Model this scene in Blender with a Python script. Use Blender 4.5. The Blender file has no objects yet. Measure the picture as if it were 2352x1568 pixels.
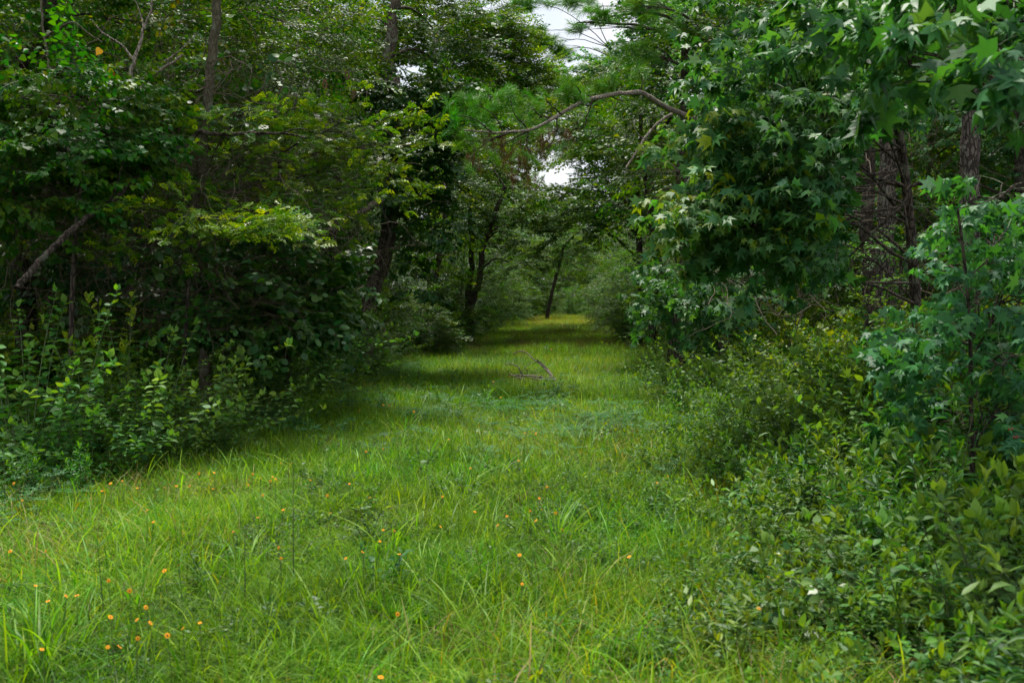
import bpy, math
import numpy as np
from mathutils import Vector

# ------------------------------------------------------------------ camera, world, sun, exposure
scene = bpy.context.scene
C = scene.collection
FPX, CX, CY, HOR, EYE = 2286.7, 1176.0, 784.0, 690.0, 1.6
PITCH = math.atan((CY - HOR) / FPX)
cam_d = bpy.data.cameras.new('camera'); cam = bpy.data.objects.new('camera', cam_d); C.objects.link(cam)
cam_d.sensor_width = 36; cam_d.lens = 35; cam_d.clip_start = 0.05; cam_d.clip_end = 2000
cam.location = (0, 0, EYE); cam.rotation_euler = (math.pi / 2 - PITCH, 0, 0)
cam_d.dof.use_dof = True; cam_d.dof.focus_distance = 15; cam_d.dof.aperture_fstop = 4.0
scene.camera = cam

SUN_EL, SUN_AZ = math.radians(66), math.radians(-12)     # azimuth from +Y, negative = towards -X
world = bpy.data.worlds.new('World'); scene.world = world; world.use_nodes = True
nt = world.node_tree; N = nt.nodes; L = nt.links
for n in list(N): N.remove(n)
out = N.new('ShaderNodeOutputWorld'); bg = N.new('ShaderNodeBackground'); L.new(bg.outputs[0], out.inputs[0])
bg.inputs[1].default_value = 0.09
sky = N.new('ShaderNodeTexSky'); sky.sky_type = 'NISHITA'; sky.sun_disc = False
sky.sun_elevation = SUN_EL; sky.sun_rotation = SUN_AZ
tc = N.new('ShaderNodeTexCoord'); noi = N.new('ShaderNodeTexNoise'); noi.inputs['Scale'].default_value = 3.4
noi.inputs['Detail'].default_value = 7; noi.inputs['Roughness'].default_value = 0.6
L.new(tc.outputs['Generated'], noi.inputs['Vector'])
rmp = N.new('ShaderNodeValToRGB'); rmp.color_ramp.elements[0].position = 0.34; rmp.color_ramp.elements[1].position = 0.52
rmp.color_ramp.elements[0].color = (0.45, 0.45, 0.45, 1)
L.new(noi.outputs[0], rmp.inputs[0])
mx = N.new('ShaderNodeMix'); mx.data_type = 'RGBA'
L.new(rmp.outputs[0], mx.inputs[0]); L.new(sky.outputs[0], mx.inputs[6]); mx.inputs[7].default_value = (6.0, 6.15, 6.4, 1)
L.new(mx.outputs[2], bg.inputs[0])

sun_d = bpy.data.lights.new('sun', 'SUN'); sun = bpy.data.objects.new('sun', sun_d); C.objects.link(sun)
sun_d.energy = 3.4; sun_d.angle = math.radians(9); sun_d.color = (1.0, 0.95, 0.86)
sd = Vector((math.sin(SUN_AZ) * math.cos(SUN_EL), math.cos(SUN_AZ) * math.cos(SUN_EL), math.sin(SUN_EL)))
sun.rotation_euler = sd.to_track_quat('Z', 'Y').to_euler()
scene.view_settings.view_transform = 'Standard'; scene.view_settings.look = 'None'
scene.view_settings.exposure = 0.95; scene.view_settings.gamma = 1; scene.view_settings.use_curve_mapping = False
cy = scene.cycles
cy.max_bounces = 6; cy.diffuse_bounces = 4; cy.glossy_bounces = 2; cy.transmission_bounces = 4; cy.transparent_max_bounces = 4
cy.use_denoising = True; cy.use_adaptive_sampling = True; cy.adaptive_threshold = 0.02; cy.sample_clamp_indirect = 4
cy.caustics_reflective = False; cy.caustics_refractive = False

R = np.random.default_rng(11)
def U(a, b, n=None): return R.uniform(a, b, n)
def ground_z(x, y):
    x = np.asarray(x, float); y = np.asarray(y, float)
    z = 0.035 * np.sin(x * 1.3 + 0.4 * y) + 0.03 * np.sin(y * 0.9 - x * 0.5) + 0.06 * np.sin(x * .31 + y * .17)
    side = np.clip(np.maximum(-x - 4.5 - 0.0 * y, x - path_r(y) - .5), 0, 6)
    return z + 0.05 * side
def path_l(y):
    return np.interp(y, [0, 4, 7, 10, 14, 23, 35, 52, 70, 90, 130], [-4.5, -4.6, -4.9, -4.9, -4.3, -3.4, -3.0, -3.0, -.6, 1.0, 4])
def path_r(y):
    return np.interp(y, [0, 4, 7, 10, 14, 23, 35, 52, 70, 90, 130], [1.3, 1.5, 1.75, 2.0, 2.6, 3.7, 5.0, 6.9, 7.2, 7.6, 10])
def P(px, py, d):
    cx, cu = (px - CX) / FPX, (CY - py) / FPX
    fy = math.cos(PITCH) + cu * math.sin(PITCH); fz = -math.sin(PITCH) + cu * math.cos(PITCH)
    return np.array([cx / fy * d, d, EYE + fz / fy * d])
def proj(p):
    p = np.atleast_2d(p); y = p[:, 1]; z = p[:, 2] - EYE
    f = y * math.cos(PITCH) - z * math.sin(PITCH); u = y * math.sin(PITCH) + z * math.cos(PITCH)
    f = np.where(f < .05, .05, f)
    return CX + p[:, 0] / f * FPX, CY - u / f * FPX, f

# ------------------------------------------------------------------ materials
def new_mat(name):
    m = bpy.data.materials.new(name); m.use_nodes = True
    n = m.node_tree.nodes
    for x in list(n): n.remove(x)
    o = n.new('ShaderNodeOutputMaterial')
    return m, n, m.node_tree.links, o
def ramp(n, stops):
    r = n.new('ShaderNodeValToRGB'); e = r.color_ramp.elements
    e[0].position, e[0].color = stops[0][0], (*stops[0][1], 1)
    e[1].position, e[1].color = stops[-1][0], (*stops[-1][1], 1)
    for p, c in stops[1:-1]:
        k = e.new(p); k.color = (*c, 1)
    return r
def math_node(n, l, op, a, b):
    m = n.new('ShaderNodeMath'); m.operation = op
    for i, v in enumerate((a, b)):
        if isinstance(v, (int, float)): m.inputs[i].default_value = v
        else: l.new(v, m.inputs[i])
    return m.outputs[0]
def leaf_mat(name, stops, rough=.42, trans=.36, tcol=(1.55, 1.5, .35), spec=.5, patch=.5):
    m, n, l, o = new_mat(name)
    at = n.new('ShaderNodeAttribute'); at.attribute_name = 'tint'
    pt = n.new('ShaderNodeAttribute'); pt.attribute_name = 'ptint'; pt.attribute_type = 'INSTANCER'
    oi = n.new('ShaderNodeObjectInfo')
    v = math_node(n, l, 'DIVIDE', math_node(n, l, 'ADD', at.outputs['Fac'], pt.outputs['Fac']), 1.4)
    r = ramp(n, [(p / 1.4, c) for p, c in stops]); l.new(v, r.inputs[0])
    ge = n.new('ShaderNodeNewGeometry'); no = n.new('ShaderNodeTexNoise'); no.inputs['Scale'].default_value = .45; no.inputs['Detail'].default_value = 3
    l.new(ge.outputs['Position'], no.inputs['Vector'])
    v1 = math_node(n, l, 'MULTIPLY', oi.outputs['Random'], .5)
    v2 = math_node(n, l, 'MULTIPLY', no.outputs[0], patch)
    val = math_node(n, l, 'ADD', math_node(n, l, 'ADD', v1, v2), .75 - patch * .5)
    hs = n.new('ShaderNodeHueSaturation'); l.new(r.outputs[0], hs.inputs['Color']); l.new(val, hs.inputs['Value'])
    hv = math_node(n, l, 'ADD', math_node(n, l, 'ADD', math_node(n, l, 'MULTIPLY', no.outputs[0], .05), math_node(n, l, 'MULTIPLY', math_node(n, l, 'FRACT', math_node(n, l, 'MULTIPLY', oi.outputs['Random'], 7.31), 0.0), .045)), .4525); l.new(hv, hs.inputs['Hue'])
    p = n.new('ShaderNodeBsdfPrincipled'); l.new(hs.outputs[0], p.inputs['Base Color'])
    p.inputs['Roughness'].default_value = rough; p.inputs['Specular IOR Level'].default_value = spec
    t = n.new('ShaderNodeBsdfTranslucent')
    mm = n.new('ShaderNodeMix'); mm.data_type = 'RGBA'; mm.blend_type = 'MULTIPLY'; mm.inputs[0].default_value = 1; mm.clamp_result = False
    l.new(hs.outputs[0], mm.inputs[6]); mm.inputs[7].default_value = (*tcol, 1); l.new(mm.outputs[2], t.inputs[0])
    mi = n.new('ShaderNodeMixShader'); mi.inputs[0].default_value = trans
    l.new(p.outputs[0], mi.inputs[1]); l.new(t.outputs[0], mi.inputs[2]); l.new(mi.outputs[0], o.inputs[0])
    return m
def bark_mat(name, a, b, sx=1.0, sz=.25, scale=30, lichen=0, rough=.9, bump=.6):
    m, n, l, o = new_mat(name)
    tc = n.new('ShaderNodeTexCoord'); mp = n.new('ShaderNodeMapping'); mp.inputs['Scale'].default_value = (sx, sx, sz)
    l.new(tc.outputs['Object'], mp.inputs[0])
    nd = n.new('ShaderNodeTexNoise'); nd.inputs['Scale'].default_value = scale * .35; nd.inputs['Detail'].default_value = 4; l.new(mp.outputs[0], nd.inputs['Vector'])
    vm = n.new('ShaderNodeVectorMath'); vm.operation = 'MULTIPLY_ADD'; l.new(nd.outputs['Color'], vm.inputs[0]); vm.inputs[1].default_value = (2.2 / scale,) * 3; l.new(mp.outputs[0], vm.inputs[2])
    vo = n.new('ShaderNodeTexVoronoi'); vo.inputs['Scale'].default_value = scale; vo.feature = 'DISTANCE_TO_EDGE'; l.new(vm.outputs[0], vo.inputs['Vector'])
    no = n.new('ShaderNodeTexNoise'); no.inputs['Scale'].default_value = scale * .8; no.inputs['Detail'].default_value = 6; l.new(mp.outputs[0], no.inputs['Vector'])
    f = math_node(n, l, 'MULTIPLY', math_node(n, l, 'MINIMUM', math_node(n, l, 'MULTIPLY', vo.outputs[0], 6.0), 1.0), no.outputs[0])
    r = ramp(n, [(.08, a), (.62, b)]); l.new(f, r.inputs[0]); col = r.outputs[0]
    if lichen:
        n2 = n.new('ShaderNodeTexNoise'); n2.inputs['Scale'].default_value = 5; n2.inputs['Detail'].default_value = 8; l.new(tc.outputs['Object'], n2.inputs['Vector'])
        r2 = ramp(n, [(.58, (0, 0, 0)), (.66, (lichen,) * 3)]); l.new(n2.outputs[0], r2.inputs[0])
        x = n.new('ShaderNodeMix'); x.data_type = 'RGBA'; l.new(r2.outputs[0], x.inputs[0]); l.new(col, x.inputs[6]); x.inputs[7].default_value = (.24, .28, .2, 1); col = x.outputs[2]
    p = n.new('ShaderNodeBsdfPrincipled'); l.new(col, p.inputs['Base Color']); p.inputs['Roughness'].default_value = rough; p.inputs['Specular IOR Level'].default_value = .2
    bu = n.new('ShaderNodeBump'); bu.inputs['Strength'].default_value = bump; bu.inputs['Distance'].default_value = .03; l.new(f, bu.inputs['Height']); l.new(bu.outputs[0], p.inputs['Normal'])
    l.new(p.outputs[0], o.inputs[0]); return m
def plain_mat(name, col, rough=.6):
    m, n, l, o = new_mat(name); p = n.new('ShaderNodeBsdfPrincipled')
    no = n.new('ShaderNodeTexNoise'); no.inputs['Scale'].default_value = 60
    hs = n.new('ShaderNodeHueSaturation'); hs.inputs['Color'].default_value = (*col, 1)
    l.new(math_node(n, l, 'ADD', no.outputs[0], .5), hs.inputs['Value']); l.new(hs.outputs[0], p.inputs['Base Color'])
    p.inputs['Roughness'].default_value = rough; l.new(p.outputs[0], o.inputs[0]); return m

G = lambda *a: list(a)
M = {}
M['gum'] = leaf_mat('sweetgum_leaf', [(0, (.024, .11, .036)), (.45, (.048, .185, .06)), (.95, (.095, .275, .06)), (1.1, (.17, .29, .012)), (1.4, (.24, .34, .01))], rough=.5, trans=.36, tcol=(1.6, 1.5, .3), spec=.3)
M['tallow'] = leaf_mat('tallow_leaf', [(0, (.016, .09, .008)), (.5, (.035, .15, .008)), (.95, (.08, .2, .008)), (1.15, (.25, .28, .01)), (1.22, (.32, .06, .02)), (1.4, (.32, .08, .02))], rough=.45, trans=.42, tcol=(1.6, 1.4, .15), spec=.22)
M['oak'] = leaf_mat('oak_leaf', [(0, (.03, .11, .01)), (.5, (.07, .18, .01)), (.95, (.17, .27, .01)), (1.4, (.32, .38, .01))], rough=.42, trans=.4, tcol=(1.5, 1.4, .15), spec=.4)
M['broad'] = leaf_mat('broad_leaf', [(0, (.014, .07, .008)), (.5, (.03, .115, .008)), (.95, (.075, .175, .008)), (1.1, (.17, .26, .008)), (1.4, (.24, .32, .01))], rough=.48, trans=.4, tcol=(1.7, 1.4, .15), spec=.3)
M['farleaf'] = leaf_mat('broad_leaf_lit', [(0, (.025, .10, .014)), (.5, (.055, .165, .018)), (.95, (.12, .24, .018)), (1.1, (.2, .3, .015)), (1.4, (.26, .34, .015))], rough=.5, trans=.42, tcol=(1.6, 1.35, .2), spec=.25)  # lighter copy of broad_leaf: light on the far foliage put into the colour
M['vine'] = leaf_mat('vine_leaf', [(0, (.012, .07, .014)), (.5, (.025, .105, .016)), (.95, (.06, .15, .016)), (1.4, (.17, .25, .01))], rough=.4, trans=.32, tcol=(1.6, 1.4, .2), spec=.4)
M['shrub'] = leaf_mat('shrub_leaf', [(0, (.032, .105, .026)), (.45, (.065, .175, .036)), (.95, (.12, .255, .045)), (1.12, (.15, .30, .035)), (1.3, (.2, .34, .03)), (1.4, (.3, .36, .03))], rough=.5, trans=.38, tcol=(1.5, 1.35, .2), spec=.2)
M['herb'] = leaf_mat('herb_leaf', [(0, (.025, .11, .022)), (.5, (.05, .16, .022)), (1, (.12, .25, .016)), (1.4, (.24, .34, .01))], rough=.5, trans=.36, tcol=(1.5, 1.35, .25), spec=.4)
M['pea'] = leaf_mat('partridge_pea_leaf', [(0, (.045, .16, .05)), (1, (.09, .24, .09)), (1.4, (.12, .26, .06))], rough=.5, trans=.3, tcol=(1, 1.3, .5), spec=.35)
M['grass'] = leaf_mat('grass_blade', [(0, (.055, .16, .008)), (.5, (.118, .275, .012)), (.9, (.22, .385, .022)), (1.02, (.30, .36, .04)), (1.15, (.36, .28, .1)), (1.4, (.3, .2, .1))], rough=.52, trans=.42, tcol=(1.45, 1.3, .1), patch=.7, spec=.2)
M['tallgrass'] = leaf_mat('tall_grass_blade', [(0, (.06, .2, .008)), (.6, (.13, .32, .012)), (1, (.24, .42, .02)), (1.4, (.3, .34, .1))], rough=.52, spec=.3, trans=.42, tcol=(1.35, 1.3, .2))
M['dry'] = leaf_mat('dry_grass_blade', [(0, (.10, .07, .03)), (.6, (.2, .14, .05)), (1, (.36, .27, .12)), (1.4, (.4, .3, .2))], rough=.7, trans=.2, tcol=(1.1, 1, .8))
M['needle'] = leaf_mat('pine_needle', [(0, (.045, .16, .012)), (.6, (.08, .24, .016)), (1, (.14, .3, .02)), (1.4, (.2, .3, .03))], rough=.45, trans=.3, spec=.3)
M['dead_needle'] = leaf_mat('dead_pine_needle', [(0, (.09, .045, .015)), (1, (.2, .10, .04)), (1.4, (.2, .1, .05))], rough=.8, trans=.1, tcol=(1, 1, 1), spec=.2)
M['yellow'] = leaf_mat('yellow_leaf', [(0, (.45, .28, .02)), (1, (.6, .38, .03)), (1.4, (.6, .4, .05))], rough=.5, trans=.35, tcol=(1.2, 1.1, .5))
M['brown'] = leaf_mat('brown_leaf', [(0, (.09, .04, .025)), (1, (.16, .07, .04)), (1.4, (.2, .1, .05))], rough=.7, trans=.15, tcol=(1, 1, 1))
M['bark'] = bark_mat('grey_bark', (.035, .028, .02), (.16, .135, .1), sz=.3, scale=26, lichen=.5)
M['smooth'] = bark_mat('smooth_bark', (.07, .062, .042), (.15, .13, .09), sz=.25, scale=30, lichen=.5, bump=.2)
M['pine'] = bark_mat('pine_bark', (.03, .025, .021), (.15, .125, .105), sz=.28, scale=24, lichen=.35, bump=1)
M['dark'] = bark_mat('dark_bark', (.018, .014, .011), (.09, .07, .055), sz=.3, scale=24, lichen=.2)
M['dead'] = bark_mat('dead_wood', (.12, .10, .08), (.42, .36, .30), sz=.2, scale=40, lichen=.4)
M['twig'] = plain_mat('twig_bark', (.10, .075, .05), .8)
M['greentwig'] = plain_mat('green_stem', (.07, .11, .03), .6)
M['petal'] = plain_mat('petal', (.72, .29, .0), .9); M['eye'] = plain_mat('flower_centre', (.09, .015, .008), .7)
M['berry'] = plain_mat('berry', (.22, .006, .006), .3); M['plume'] = plain_mat('pale_plume', (.42, .38, .2), .8)

# ------------------------------------------------------------------ mesh helpers
def mesh_np(name, V, F, mats, mi=None, tint=None, smooth=False, extra=None):
    """V (n,3), F list of (m,k) index arrays"""
    me = bpy.data.meshes.new(name); V = np.asarray(V, np.float32)
    me.vertices.add(len(V)); me.vertices.foreach_set('co', V.ravel())
    Fs = [np.asarray(f) for f in F if len(f)]
    if Fs:
        nl = sum(f.size for f in Fs); npoly = sum(len(f) for f in Fs)
        me.loops.add(nl); me.polygons.add(npoly)
        me.loops.foreach_set('vertex_index', np.concatenate([f.ravel() for f in Fs]).astype(np.int32))
        cnt = np.concatenate([np.full(len(f), f.shape[1]) for f in Fs])
        st = np.zeros(npoly, np.int32); st[1:] = np.cumsum(cnt)[:-1]
        me.polygons.foreach_set('loop_start', st)
        if mi is not None: me.polygons.foreach_set('material_index', np.asarray(mi, np.int32))
        if smooth is not False:
            me.polygons.foreach_set('use_smooth', np.full(npoly, True) if smooth is True else np.asarray(smooth, bool))
    for m in mats: me.materials.append(m)
    if tint is not None:
        a = me.attributes.new('tint', 'FLOAT', 'POINT'); a.data.foreach_set('value', np.asarray(tint, np.float32))
    for k, (ty, arr) in (extra or {}).items():
        a = me.attributes.new(k, ty, 'POINT')
        a.data.foreach_set('vector' if ty == 'FLOAT_VECTOR' else 'value', np.asarray(arr).ravel())
    me.update(calc_edges=True); return me
def link(name, me, parent=None, loc=None):
    o = bpy.data.objects.new(name, me); C.objects.link(o)
    if parent is not None:
        o.parent = parent
    if loc is not None: o.location = loc
    return o
def thing(name, label, cat, loc, group=None):
    o = bpy.data.objects.new(name, None); C.objects.link(o); o.empty_display_size = .1
    o.location = loc; o['label'] = label; o['category'] = cat
    if group: o['group'] = group
    return o
def smooth_path(pts, n):
    p = np.asarray(pts, float)
    if len(p) == 2: return p[0] + (p[1] - p[0]) * np.linspace(0, 1, n)[:, None]
    q = np.vstack([2 * p[0] - p[1], p, 2 * p[-1] - p[-2]])
    out = []
    ts = np.linspace(0, len(p) - 1 - 1e-6, n)
    for t in ts:
        i = int(t); u = t - i; a, b, c, d = q[i:i + 4]
        out.append(.5 * ((2 * b) + (-a + c) * u + (2 * a - 5 * b + 4 * c - d) * u * u + (-a + 3 * b - 3 * c + d) * u ** 3))
    return np.array(out)
def tube(pts, rad, sides=6, rough=0.0, flare=0.0):
    """verts, quads of a tapering tube along pts"""
    pts = np.asarray(pts, float); n = len(pts); rad = np.broadcast_to(np.asarray(rad, float), (n,)).copy() if np.ndim(rad) else np.full(n, float(rad))
    tg = np.gradient(pts, axis=0); tg /= np.linalg.norm(tg, axis=1)[:, None] + 1e-9
    up = np.array([0, 1., 0]) if abs(tg[0][1]) < .8 else np.array([1., 0, 0])
    a = np.cross(tg, up); a /= np.linalg.norm(a, axis=1)[:, None] + 1e-9; b = np.cross(tg, a)
    th = np.arange(sides) * 2 * math.pi / sides
    rr = rad[:, None] * (1 + (R.normal(0, rough, (n, sides)) if rough else 0))
    V = pts[:, None, :] + rr[..., None] * (np.cos(th)[None, :, None] * a[:, None, :] + np.sin(th)[None, :, None] * b[:, None, :])
    V = V.reshape(-1, 3)
    i = np.arange(n - 1)[:, None] * sides; j = np.arange(sides)[None, :]; j2 = (j + 1) % sides
    Q = np.stack([i + j, i + j2, i + sides + j2, i + sides + j], -1).reshape(-1, 4)
    return V, Q
def join_tubes(ts):
    V, Q, o = [], [], 0
    for v, q in ts: V.append(v); Q.append(q + o); o += len(v)
    return (np.vstack(V), np.vstack(Q)) if V else (np.zeros((0, 3)), np.zeros((0, 4), int))

# ------------------------------------------------------------------ leaf shapes (x across, y along, z up; unit length)
def fan(outline, c=(0, .4, .0)):
    o = np.array([(*c,)] + [tuple(q) for q in outline], float); n = len(outline)
    return o, np.array([(0, 1 + i, 1 + (i + 1) % n) for i in range(n)])
def leaf_star():
    tips = [(-118, .52, -.10), (-62, .66, -.12), (0, .72, -.14), (62, .66, -.12), (118, .52, -.10)]; out = [(0, .04, 0)]
    for i, (a, r, z) in enumerate(tips[::1]):
        t = math.radians(a); c = .36
        out.append((math.sin(t) * r, c + math.cos(t) * r, z))
        if i < 4:
            t2 = math.radians(a + 29); out.append((math.sin(t2) * .27, c + math.cos(t2) * .27, .03))
    return fan(out, (0, .34, .0))
def leaf_oak():
    prof = [(.05, .05), (.10, .18), (.26, .30), (.12, .42), (.34, .56), (.17, .66), (.24, .80), (.10, .86)]
    l = [(-x, y, .05 * x * 4) for x, y in prof]; r = [(x, y, .05 * x * 4) for x, y in prof]
    V = [(0, 0, 0)] + l + [(0, 1, -.1)] + r[::-1]; V = np.array(V); n = len(V)
    mid = np.array([(0, .3, -.02), (0, .55, -.02), (0, .8, -.04)])
    V = np.vstack([V, mid]); m0, m1, m2 = n, n + 1, n + 2
    F = []
    def near(y): return m0 if y < .43 else (m1 if y < .67 else m2)
    for i in range(n):
        a, b = i, (i + 1) % n; F.append((near((V[a][1] + V[b][1]) / 2), a, b))
    F += []
    return V, np.array(F)
def leaf_heart():
    o = [(0, .06, 0), (-.24, 0, .05), (-.44, .16, .07), (-.42, .42, .06), (-.2, .72, .0), (0, 1, -.12), (.2, .72, .0), (.42, .42, .06), (.44, .16, .07), (.24, 0, .05)]
    return fan(o, (0, .35, -.02))
def leaf_round():
    o = [(0, .05, 0)] + [(math.sin(t) * .46, .5 - math.cos(t) * .5, .06 * abs(math.sin(t))) for t in np.linspace(.7, 2 * math.pi - .7, 8)]
    return fan([(-x, y, z) for x, y, z in o], (0, .45, -.03))
def leaf_ell(w=.24):
    V = np.array([(0, 0, 0), (-w, .32, .07), (-w * .85, .64, .05), (0, 1, -.12), (w * .85, .64, .05), (w, .32, .07), (0, .34, 0), (0, .66, -.02)])
    return V, np.array([(0, 6, 1), (1, 6, 7), (1, 7, 2), (2, 7, 3), (0, 5, 6), (5, 7, 6), (5, 4, 7), (4, 3, 7)])
def leaf_far(w=.34):
    V = np.array([(0, 0, 0), (-w, .42, .08), (0, 1, -.1), (w, .42, .08)])
    return V, np.array([(0, 2, 1), (0, 3, 2)])
LEAF = [leaf_star(), leaf_oak(), leaf_heart(), leaf_round(), leaf_ell(.25), leaf_ell(.13), leaf_far(), leaf_ell(.32)]
STAR, OAK, HEART, ROUND, ELL, LANCE, FAR, OVAL = range(8)

def nrm(v): return v / (np.linalg.norm(v, axis=-1, keepdims=True) + 1e-9)
def frames(d, up):
    """matrices with columns X (side), Y=d, Z (normal)"""
    d = nrm(d); x = nrm(np.cross(d, up)); z = np.cross(x, d); return np.stack([x, d, z], -1)
class LV:
    """a bag of leaves and twigs"""
    def __init__(s): s.p, s.m, s.s, s.t, s.tw = [], [], [], [], []
    def add(s, p, m, sz, t): s.p.append(p); s.m.append(m); s.s.append(sz); s.t.append(t)
    def arr(s): return (np.array(s.p).reshape(-1, 3), np.array(s.m).reshape(-1, 3, 3), np.array(s.s), np.array(s.t))
def realize(kind, p, m, s, t):
    V, F = LEAF[kind]; n = len(p)
    if n == 0: return np.zeros((0, 3)), np.zeros((0, 3), int), np.zeros(0)
    W = np.einsum('nij,vj->nvi', m, V) * s[:, None, None] + p[:, None, :]
    FF = F[None] + (np.arange(n) * len(V))[:, None, None]
    return W.reshape(-1, 3), FF.reshape(-1, 3), np.repeat(t, len(V))
def put_leaf(lv, p, d, size, droop=.3, tilt=.35, tint=None, pet=.25):
    d = nrm(np.asarray(d, float)); d = nrm(d + np.array([0, 0, -1]) * (droop + R.normal(0, .15)))
    up = nrm(np.array([R.normal(0, tilt), R.normal(0, tilt), 1]))
    m = frames(d, up); zc = U(-.5, 2.4); m = m * np.array([U(.82, 1.12), 1, zc if abs(zc) > .2 else .2]); sz = size * U(.5, 1.2)
    q = p + m[:, 1] * sz * pet * .6
    lv.add(q, m, sz, U(0, 1) if tint is None else tint)

def spray(kind, size, L=.8, nside=6, nleaf=5, droop=.35, tilt=.35, rise=.25, wid=.55, cluster=False, pet=.3):
    """a leafy side branch that starts at the origin and reaches along +Y"""
    lv = LV(); t = np.linspace(0, 1, 7); bend = U(-.15, .15)
    ax = np.stack([bend * t * t * L, t * L, rise * L * t - (rise + .12) * L * t * t], -1)
    lv.tw.append((ax, .006 * L * (1.2 - t)))
    sgn = 1
    for k in range(nside):
        u = .12 + .86 * (k + U(0, .7)) / nside; u = min(u, 1)
        b = np.array([np.interp(u, t, ax[:, i]) for i in range(3)]); sgn = -sgn
        ang = U(.5, 1.1) * sgn * (1 - .5 * u)
        l = L * wid * (1 - .55 * u) * U(.7, 1.2)
        d = np.array([math.sin(ang), math.cos(ang), U(-.12, .3)])
        e = b + d * l + np.array([0, 0, -.08 * l]); lv.tw.append((np.array([b, (b + e) / 2 + [0, 0, .03 * l], e]), .003 * L * np.array([1, .7, .4])))
        for q in range(nleaf):
            v = (q + 1) / nleaf if not cluster else U(.55, 1)
            a2 = ang + (U(.5, 1.2) * (1 if q % 2 else -1) if v < .97 else U(-.4, .4)); pt = b + (e - b) * v
            if cluster: a2 = ang + U(-2.0, 2.0)
            put_leaf(lv, pt, (math.sin(a2), math.cos(a2), U(-.1, .35)), size, droop, tilt, pet=pet)
    for q in range(4):
        a2 = U(-1.3, 1.3); put_leaf(lv, ax[-1], (math.sin(a2), math.cos(a2), .1), size, droop, tilt, pet=pet)
    return lv
def tuft(n=70, L=.19, spread=1.05, dead=False):
    """pine needle tuft: fan of fine needles around +Y"""
    V, F = [], []
    for i in range(n):
        u = U(0, .5); b = np.array([0, -u * .5, 0]); th = U(0, 2 * math.pi); a = U(.1, spread) * (1 if not dead else .8)
        d = np.array([math.sin(a) * math.cos(th), math.cos(a), math.sin(a) * math.sin(th)]); s = nrm(np.cross(d, R.normal(0, 1, 3))) * .0021
        l = L * U(.75, 1.05); m = b + d * l * .55; e = b + d * l + np.array([0, 0, -.16 * l * (1 if not dead else 3)])
        k = len(V); V += [b - s, b + s, m + s, m - s, e]; F += [(k, k + 1, k + 2), (k, k + 2, k + 3), (k + 3, k + 2, k + 4)]
    return np.array(V), np.array(F)

def lv_mesh(lv, kind, leafmat, twigmat, twigs=True, sides=3):
    """-> V, [tris, quads], mi, tint, mats"""
    V, F, T = realize(kind, *lv.arr())
    Fs, mi = [F], [np.zeros(len(F), int)]; TT = T
    if twigs and lv.tw:
        tv, tq = join_tubes([tube(a, r, sides) for a, r in lv.tw]); Fs.append(tq + len(V)); mi.append(np.ones(len(tq), int))
        V = np.vstack([V, tv]); TT = np.concatenate([T, np.full(len(tv), .5)])
    return V, Fs, np.concatenate(mi), TT, [leafmat, twigmat]

# ------------------------------------------------------------------ scatter objects: one mesh holds clump shapes and the points they grow on
_groups = {}
def scatter_group(n):
    if n in _groups: return _groups[n]
    g = bpy.data.node_groups.new('scatter_%d' % n, 'GeometryNodeTree')
    g.interface.new_socket('Geometry', in_out='INPUT', socket_type='NodeSocketGeometry')
    g.interface.new_socket('Geometry', in_out='OUTPUT', socket_type='NodeSocketGeometry')
    N, L = g.nodes, g.links
    i = N.new('NodeGroupInput'); o = N.new('NodeGroupOutput')
    def attr(nm, ty):
        a = N.new('GeometryNodeInputNamedAttribute'); a.data_type = ty; a.inputs['Name'].default_value = nm; return a.outputs['Attribute']
    sid = attr('sid', 'INT'); rot = attr('rot', 'FLOAT_VECTOR'); scl = attr('scl', 'FLOAT')
    jo = N.new('GeometryNodeJoinGeometry')
    def sep(v):
        c = N.new('FunctionNodeCompare'); c.data_type = 'INT'; c.operation = 'EQUAL'; L.new(sid, c.inputs[2]); c.inputs[3].default_value = v
        s = N.new('GeometryNodeSeparateGeometry'); s.domain = 'POINT'; L.new(i.outputs[0], s.inputs[0]); L.new(c.outputs[0], s.inputs[1]); return s.outputs[0]
    for k in range(n):
        ip = N.new('GeometryNodeInstanceOnPoints'); L.new(sep(1000 + k), ip.inputs['Points']); L.new(sep(k), ip.inputs['Instance'])
        L.new(rot, ip.inputs['Rotation']); L.new(scl, ip.inputs['Scale']); L.new(ip.outputs[0], jo.inputs[0])
    L.new(jo.outputs[0], o.inputs[0]); _groups[n] = g; return g
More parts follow.
